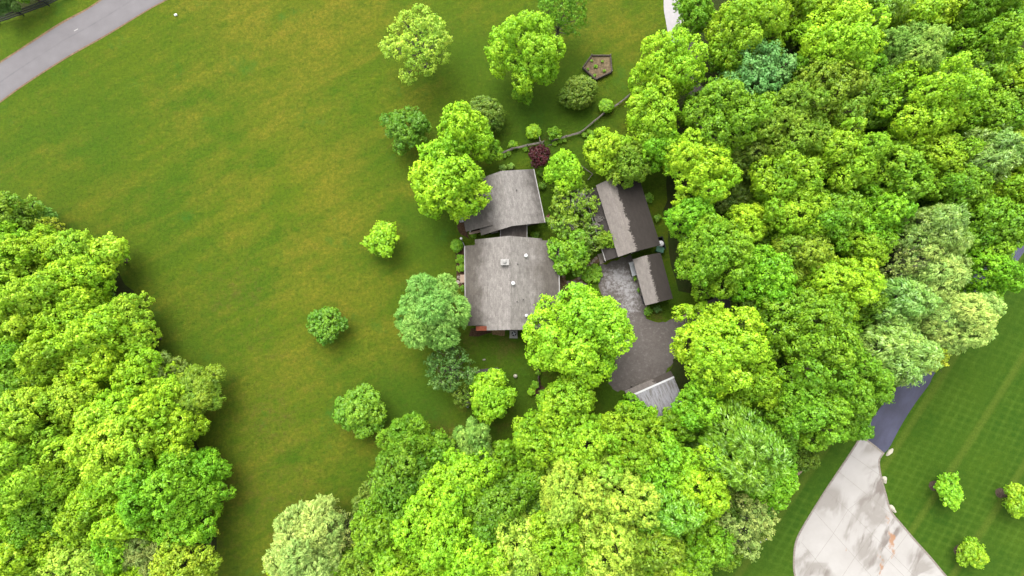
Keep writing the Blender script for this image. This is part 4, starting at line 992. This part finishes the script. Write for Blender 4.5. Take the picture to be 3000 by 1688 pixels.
# the wood round the lane, right and below
W = 'trees of the wood round the lane'
for q in [
 (2035,30,62,7,'clump','mid','tree of the wood right beside the top of the pale path'),
 (2175,100,112,9,'clump','yg','large yellow green wood tree at the top, second from the path'),
 (2300,28,72,9,'maple','yg','yellow green wood tree on the top edge, right of the second from the path'),
 (2425,40,80,10,'maple','yg','wood tree on the top edge straight above the bright round crown'),
 (2565,35,78,10,'drape','yg','pale tipped wood tree on the top edge, half way along the wood'),
 (2700,45,82,10,'maple','lime','bright wood tree on the top edge before the dark gap'),
 (2870,50,92,10,'soft','mid','mid green soft wood tree right of the dark gap on the top edge'),
 (2985,60,70,10,'maple','lime','bright yellow wood tree in the top right corner'),
 (2150,190,60,8,'maple','mid','green wood tree just below the large one at the top, above the bluish crown'),
 (2215,218,88,9.5,'clump','teal','distinctly bluish green crown in the upper wood'),
 (2440,150,118,11,'clump','lime','bright round yellow green crown in the upper wood, right of the bluish crown'),
 (2340,235,70,9,'maple','mid','green wood tree between the bluish crown and the olive crown'),
 (2655,180,92,10.5,'soft','silver','silvery green feathery crown in the upper wood'),
 (2865,165,102,10.5,'maple','mid','mid green crown below the dark gap near the upper right corner'),
 (2965,230,80,10.5,'maple','yg','yellow green crown at the right edge, second below the corner'),
 (2430,275,108,10.5,'clump','olive','olive crown under the bright round yellow green one'),
 (2550,245,62,9.5,'maple','mid','small green crown left of the silvery feathery crown'),
 (2805,250,58,9,'drape','silver','small silvery crown above the biggest yellow crown'),
 (2700,320,122,11.5,'clump','lime','biggest bright yellow crown in the right part of the wood'),
 (2565,325,60,9,'maple','deep','deep green small crown left of the biggest yellow crown'),
 (2130,350,112,8.5,'clump','mid','green crown with the dark lane visible at its left'),
 (2300,375,108,10,'maple','olive','olive yellow crown in the middle of the upper wood'),
 (2460,470,108,10.5,'clump','yg','yellow green crown below the olive ones, centre of the wood'),
 (2890,345,84,10.5,'maple','mid','mid green crown right of the biggest yellow crown'),
 (2975,330,70,10.5,'maple','olive','olive crown at the right edge above the pale ones'),
 (2970,430,72,10.5,'maple','pale','pale crown at the right edge, level with the top of the barn'),
 (2870,465,92,10.5,'drape','silver','silvery crown near the right edge, level with the second house'),
 (2740,460,80,10,'maple','yg','yellow green crown just below the biggest yellow crown'),
 (2050,505,104,8,'clump','lime','bright yellow green crown right of the barn'),
 (2185,470,60,7.5,'maple','moss','mossy crown between the bright one by the barn and the olive crowns'),
 (2290,525,88,9,'clump','yg','yellow green crown to the right of the bright one by the barn'),
 (2615,520,92,9.5,'maple','mid','mid green crown in the centre right of the wood'),
 (2790,560,84,10,'maple','mid','mid green crown below the silvery one near the right edge'),
 (2960,555,82,10.5,'maple','yg','yellow green crown at the right edge below the pale one'),
 (2020,640,64,7,'clump','vivid','vivid green crown directly right of the lower half of the barn'),
 (2080,755,114,8,'clump','mid','broad green crown hanging over the garage'),
 (2310,620,92,9,'clump','yg','yellow green crown level with the link roof in the middle of the wood'),
 (2178,665,60,7.5,'maple','lime','bright small crown squeezed behind the broad crown over the garage'),
 (2430,640,84,9,'maple','mid','shaded green crown right of the yellow green one, middle of the wood'),
 (2555,640,82,9,'maple','vivid','vivid green crown in the middle right of the wood'),
 (2715,680,80,10,'drape','silver','silvery light crown above the cream flowering tree'),
 (2880,670,88,10,'maple','mid','mid green crown near the right edge above the asphalt drive'),
 (2975,660,60,10,'drape','silver','silvery crown on the right edge beside the last bit of asphalt'),
 (2535,720,62,9,'maple','yg','yellow green small crown left of the silvery one above the cream tree'),
 (2335,745,78,8.5,'maple','olive','olive crown up and left of the round lime crown'),
 (2240,815,86,8,'clump','vivid','rich green crown right of the broad crown over the garage'),
 (2450,835,92,9,'clump','lime','round lime crown alone in the middle of the lower right wood'),
 (2878,795,82,9,'maple','vivid','green crown on the lawn edge between cream tree and asphalt'),
 (2640,770,54,9,'loose','tanl','small tan tinted crown left of the cream tree'),
 (2738,790,80,9.5,'soft','cream','cream flowering tree, upper of the two by the lawn'),
 (2785,932,94,9.5,'soft','cream','cream flowering tree, lower and larger of the two by the lawn'),
 (2625,890,78,9,'drape','silver','silvery blue crown left of the lower cream tree'),
 (2608,1028,88,9,'drape','silver','silvery blue crown where the asphalt drive enters the wood'),
 (2715,1040,50,8,'maple','gold','yellow crown below the cream trees at the lawn edge'),
 (2520,900,66,8,'maple','deep','dark crown between the round lime crown and the silvery ones'),
 (2300,925,90,9,'clump','mid','green crown up and right of the bright crown by the gravel'),
 (2380,1010,132,10,'clump','mid','largest green crown of the lower right wood'),
 (2100,1020,118,8.5,'clump','lime','bright crown overhanging the right side of the gravel yard'),
 (2470,1110,96,9,'clump','mid','green crown above the narrow lawn strip left of the asphalt drive'),
 (2200,1130,68,8,'maple','yg','yellow green crown below the bright one by the gravel yard'),
 (2350,1195,104,9,'clump','mid','green crown left of the top of the concrete drive'),
 (2480,1225,64,6,'maple','mid','edge crown beside the joint of asphalt and concrete'),
 (2040,1190,72,7,'maple','vivid','vivid green crown right of the tin roofed shed'),
 (2155,1300,116,9,'drape','mid','large glossy green crown below the shed to the right'),
 (2275,1290,64,7,'maple','deep','deep green crown right of the large glossy one'),
 (2240,1395,78,6.5,'maple','vivid','green crown near the brown edging stones'),
 (2335,1330,44,3.5,'shrub','moss','low mossy crown above the brown edging stones'),
 (2310,1410,28,1.6,'shrub','olive','olive shrub among the brown edging stones'),
 (2040,1400,96,8.5,'clump','lime','bright yellow crown in the bottom wood, lower right of the shed'),
 (2165,1520,84,6,'loose','tanl','thin greyish tree at the bottom right end of the wood'),
 (2215,1475,46,4,'loose','silver','small thin silvery tree by the lowest edging stones'),
 (2055,1590,80,7,'clump','mid','green crown left of the thin greyish tree at the bottom'),
 (2120,1610,50,4,'loose','olive','thin olive tree at the bottom edge of the wood by the lawn'),
 (1960,1660,78,7,'maple','yg','yellow green crown on the bottom edge at the right end of the wood'),
 (1660,1185,74,7,'clump','yg','yellow green crown topping the bottom wood right below the back lawn'),
 (1580,1285,84,7.5,'clump','yg','yellow green crown at the left shoulder of the bright bottom trees'),
 (1720,1315,94,8.5,'clump','yg','yellow green crown in the middle of the bright bottom trees'),
 (1835,1290,92,8,'clump','yg','yellow green crown below left of the tin roofed shed'),
 (1850,1205,44,4,'maple','vivid','small green crown covering the left edge of the tin roof'),
 (1890,1225,40,3.5,'maple','fresh','small crown in front of the lower end of the tin roof'),
 (1930,1350,88,8,'clump','vivid','green crown below the tin roofed shed'),
 (1975,1255,52,5,'maple','mid','green crown at the lower right corner of the tin roof'),
 (1670,1440,104,9.5,'clump','pale','pale yellow crown in the bottom wood below the left shoulder'),
 (1815,1440,104,9.5,'clump','pale','pale yellow crown in the bottom wood, right of its pale twin'),
 (1955,1485,90,8.5,'drape','vivid','glossy green crown between pale yellow and bright yellow crowns'),
 (1645,1590,104,9,'clump','yg','yellow green crown on the bottom edge left of the broad pale one'),
 (1775,1610,108,9.5,'clump','pale','broad pale crown on the bottom edge'),
 (1900,1600,86,8.5,'maple','olive','olive crown on the bottom edge left of the glossy green one'),
 (1198,1285,72,4.5,'soft','mid','soft green crown at the top left corner of the bottom wood'),
 (1395,1295,64,5,'soft','silver','greyish green crown at the top of the bottom wood'),
 (1290,1330,56,4.5,'maple','deep','deep green crown between the soft green and the greyish green ones'),
 (1480,1345,56,5,'maple','mid','small green crown left of the yellow green shoulder crown'),
 (1175,1420,92,6.5,'maple','deep','deep green crown on the left edge of the bottom wood'),
 (1360,1405,88,7.5,'maple','fresh','fresh green crown in the middle of the bottom wood below the greyish one'),
 (1130,1545,88,7,'maple','mid','green crown on the left edge of the bottom wood, above the picture edge'),
 (1275,1530,106,8.5,'maple','fresh','big fresh green crown in the lower middle of the bottom wood'),
 (1450,1490,92,7,'maple','deep','shaded deep green crown left of the pale yellow crowns'),
 (1190,1655,90,8,'maple','yg','yellow green crown on the bottom edge, left part'),
 (1380,1640,98,8.5,'maple','fresh','fresh green crown on the bottom edge, in the middle'),
 (1525,1590,86,8,'clump','pale','pale yellow crown on the bottom edge right of the middle'),
 (905,1585,98,5.5,'soft','cream','cream tinted crown at the lower end of the open field'),
 (1010,1545,50,4,'loose','tanl','thin pale tree right of the cream tinted crown'),
 (840,1668,56,4,'maple','yg','small yellow green crown at the left foot of the cream tinted crown'),
 (975,1665,56,4,'maple','fresh','small fresh crown on the bottom edge under the cream tinted one'),
 (1060,1655,60,5,'maple','olive','small olive crown on the bottom edge right of the cream tinted one'),
]: T(*q, W)
# the wood on the left
WL = 'trees of the wood left of the field'
for q in [
 (28,640,66,6,'clump','olive','topmost olive crown of the left wood'),
 (150,672,34,3.5,'loose','gold','small brownish yellow crown at the top of the left wood'),
 (30,730,72,7,'maple','vivid','green crown on the left picture edge under the topmost olive crown'),
 (115,735,66,6.5,'clump','lime','yellow green crown of the left wood just under the small brownish one'),
 (215,740,62,5.5,'clump','lemon','bright crown of the left wood, second from its upper tip'),
 (308,752,56,4.5,'maple','lemon','bright crown forming the upper right tip of the left wood'),
 (245,815,78,6,'clump','lime','yellow green crown just below the upper right tip of the left wood'),
 (45,825,88,8,'clump','lemon','bright crown on the left picture edge, third from the top'),
 (140,870,86,7.5,'clump','lemon','bright crown one in from the left edge, upper left wood'),
 (255,895,62,5.5,'maple','yg','fresh green crown above the first notch of the left wood'),
 (40,940,80,8,'clump','lemon','bright crown on the left picture edge, fourth from the top'),
 (210,950,80,7,'clump','lime','yellow green crown level with the lone bush on the field'),
 (385,920,58,4.5,'clump','lemon','bright small crown forming the second tip of the left wood'),
 (310,985,86,6.5,'clump','lime','yellow green crown under the second tip of the left wood'),
 (412,992,52,4.5,'clump','lemon','bright small crown at the wood edge under the second tip'),
 (45,1040,80,7.5,'maple','mid','shaded green crown on the left edge half way down'),
 (170,1050,80,7.5,'maple','yg','fresh green crown half way down the left wood, near the edge'),
 (285,1075,76,6.5,'clump','lime','yellow green crown half way down the left wood, in its middle'),
 (425,1105,78,5.5,'clump','lime','yellow green crown left of the fine leaved olive one'),
 (580,1140,70,4,'soft','olive','fine leaved olive crown sticking out furthest at mid height of the left wood'),
 (95,1140,72,7,'maple','mid','shaded mid green crown below the half way one on the left edge'),
 (85,1225,98,8.5,'clump','lemon','big bright crown on the left edge below the middle'),
 (230,1175,78,7.5,'maple','lemon','bright crown right of the big one on the left edge'),
 (345,1205,76,7,'clump','lime','yellow green crown above the great pale crown'),
 (465,1190,70,6,'maple','lime','yellow green crown below the fine leaved olive one'),
 (515,1270,70,5.5,'clump','lime','yellow green edge crown above the vivid green group'),
 (360,1305,108,8.5,'clump','lemon','great pale crown in the middle of the lower left wood'),
 (85,1370,112,9,'clump','lemon','great bright crown on the left edge, lower part'),
 (215,1380,66,7,'maple','yg','fresh crown between the two great crowns of the left wood'),
 (600,1365,58,4.5,'clump','vivid','vivid green edge crown, upper of the vivid group'),
 (480,1430,102,7.5,'clump','vivid','large vivid green crown of the lower left wood'),
 (620,1445,50,4,'clump','vivid','small vivid green edge crown that sticks out furthest low down'),
 (295,1440,70,7,'maple','lime','yellow green crown left of the large vivid green one'),
 (390,1520,78,7,'clump','lime','yellow green crown below the large vivid green one'),
 (270,1515,70,7,'maple','yg','fresh green crown above the pale cream one'),
 (550,1525,76,5.5,'clump','vivid','vivid green edge crown, lower of the vivid group'),
 (140,1510,72,7.5,'maple','mid','shaded crown above the small glimpse of grey pavement'),
 (30,1490,76,8,'maple','lime','yellow green crown on the left edge near the bottom'),
 (90,1610,84,8,'maple','yg','fresh crown in the bottom left corner region'),
 (350,1595,66,6.5,'maple','vivid','vivid crown between the two cream tinted ones near the bottom'),
 (240,1650,80,7.5,'clump','pale','pale cream crown on the bottom edge of the left wood'),
 (430,1615,58,6,'soft','tanl','cream tinted small crown near the bottom of the left wood'),
 (545,1635,84,6,'clump','gold','golden green crown at the lower right corner of the left wood'),
 (15,1665,76,8,'maple','lime','yellow green crown in the bottom left corner'),
 (400,1680,58,6,'maple','lime','small yellow green crown on the bottom edge left of the golden one'),
]: T(*q, WL)

# understorey between the tall crowns
ur = random.Random(9)
U1 = [(2150,150),(2260,130),(2370,90),(2500,90),(2620,110),(2750,120),(2820,100),(2280,300),(2180,290),(2380,340),(2500,360),(2600,260),(2760,400),(2830,400),(2640,420),(2540,420),(2380,440),(2200,420),(2160,560),(2240,590),(2380,560),
      (2500,560),(2700,540),(2880,560),(2640,600),(2480,720),(2380,690),(2260,720),(2180,740),(2300,830),(2380,900),(2470,950),(2560,830),(2550,980),(2200,940),(2230,1050),(2250,1200),(2160,1200),(2100,1120),(2040,1290),(2100,1470),(2000,1540),(1880,1500),
      (1760,1380),(1650,1350),(1560,1400),(1540,1480),(1420,1400),(1440,1580),(1340,1330),(1250,1400),(1230,1480),(1350,1500),(1200,1560),(1600,1520),(1720,1530),(1840,1540),(1460,1640),(1290,1620),(1120,1480),(1940,1420),(2820,700),(2760,620),(2420,180)]
for px, py in U1: T(px+ur.uniform(-12,12), py+ur.uniform(-12,12), ur.uniform(60,85), ur.uniform(3.2,4.6), 'maple', ur.choice(('deep','mid','moss')), 'low understorey tree in the shade between the tall crowns of the lane wood', 'understorey of the lane wood')
U2 = [(90,690),(180,790),(250,860),(120,800),(60,880),(100,960),(280,930),(380,1050),(240,1010),(110,1050),(330,1040),(160,1110),(300,1140),(480,1100),(400,1200),(180,1270),(260,1280),(150,1430),(300,1370),(430,1360),(540,1360),(560,1440),(400,1450),(330,1520),(200,1470),(80,1500),(150,1580),(300,1640),(480,1600),(470,1520),(220,1590)]
for px, py in U2: T(px+ur.uniform(-12,12), py+ur.uniform(-12,12), ur.uniform(55,80), ur.uniform(2.8,4.2), 'maple', ur.choice(('deep','mid','moss')), 'low understorey tree in the shade between the tall crowns of the left wood', 'understorey of the left wood')
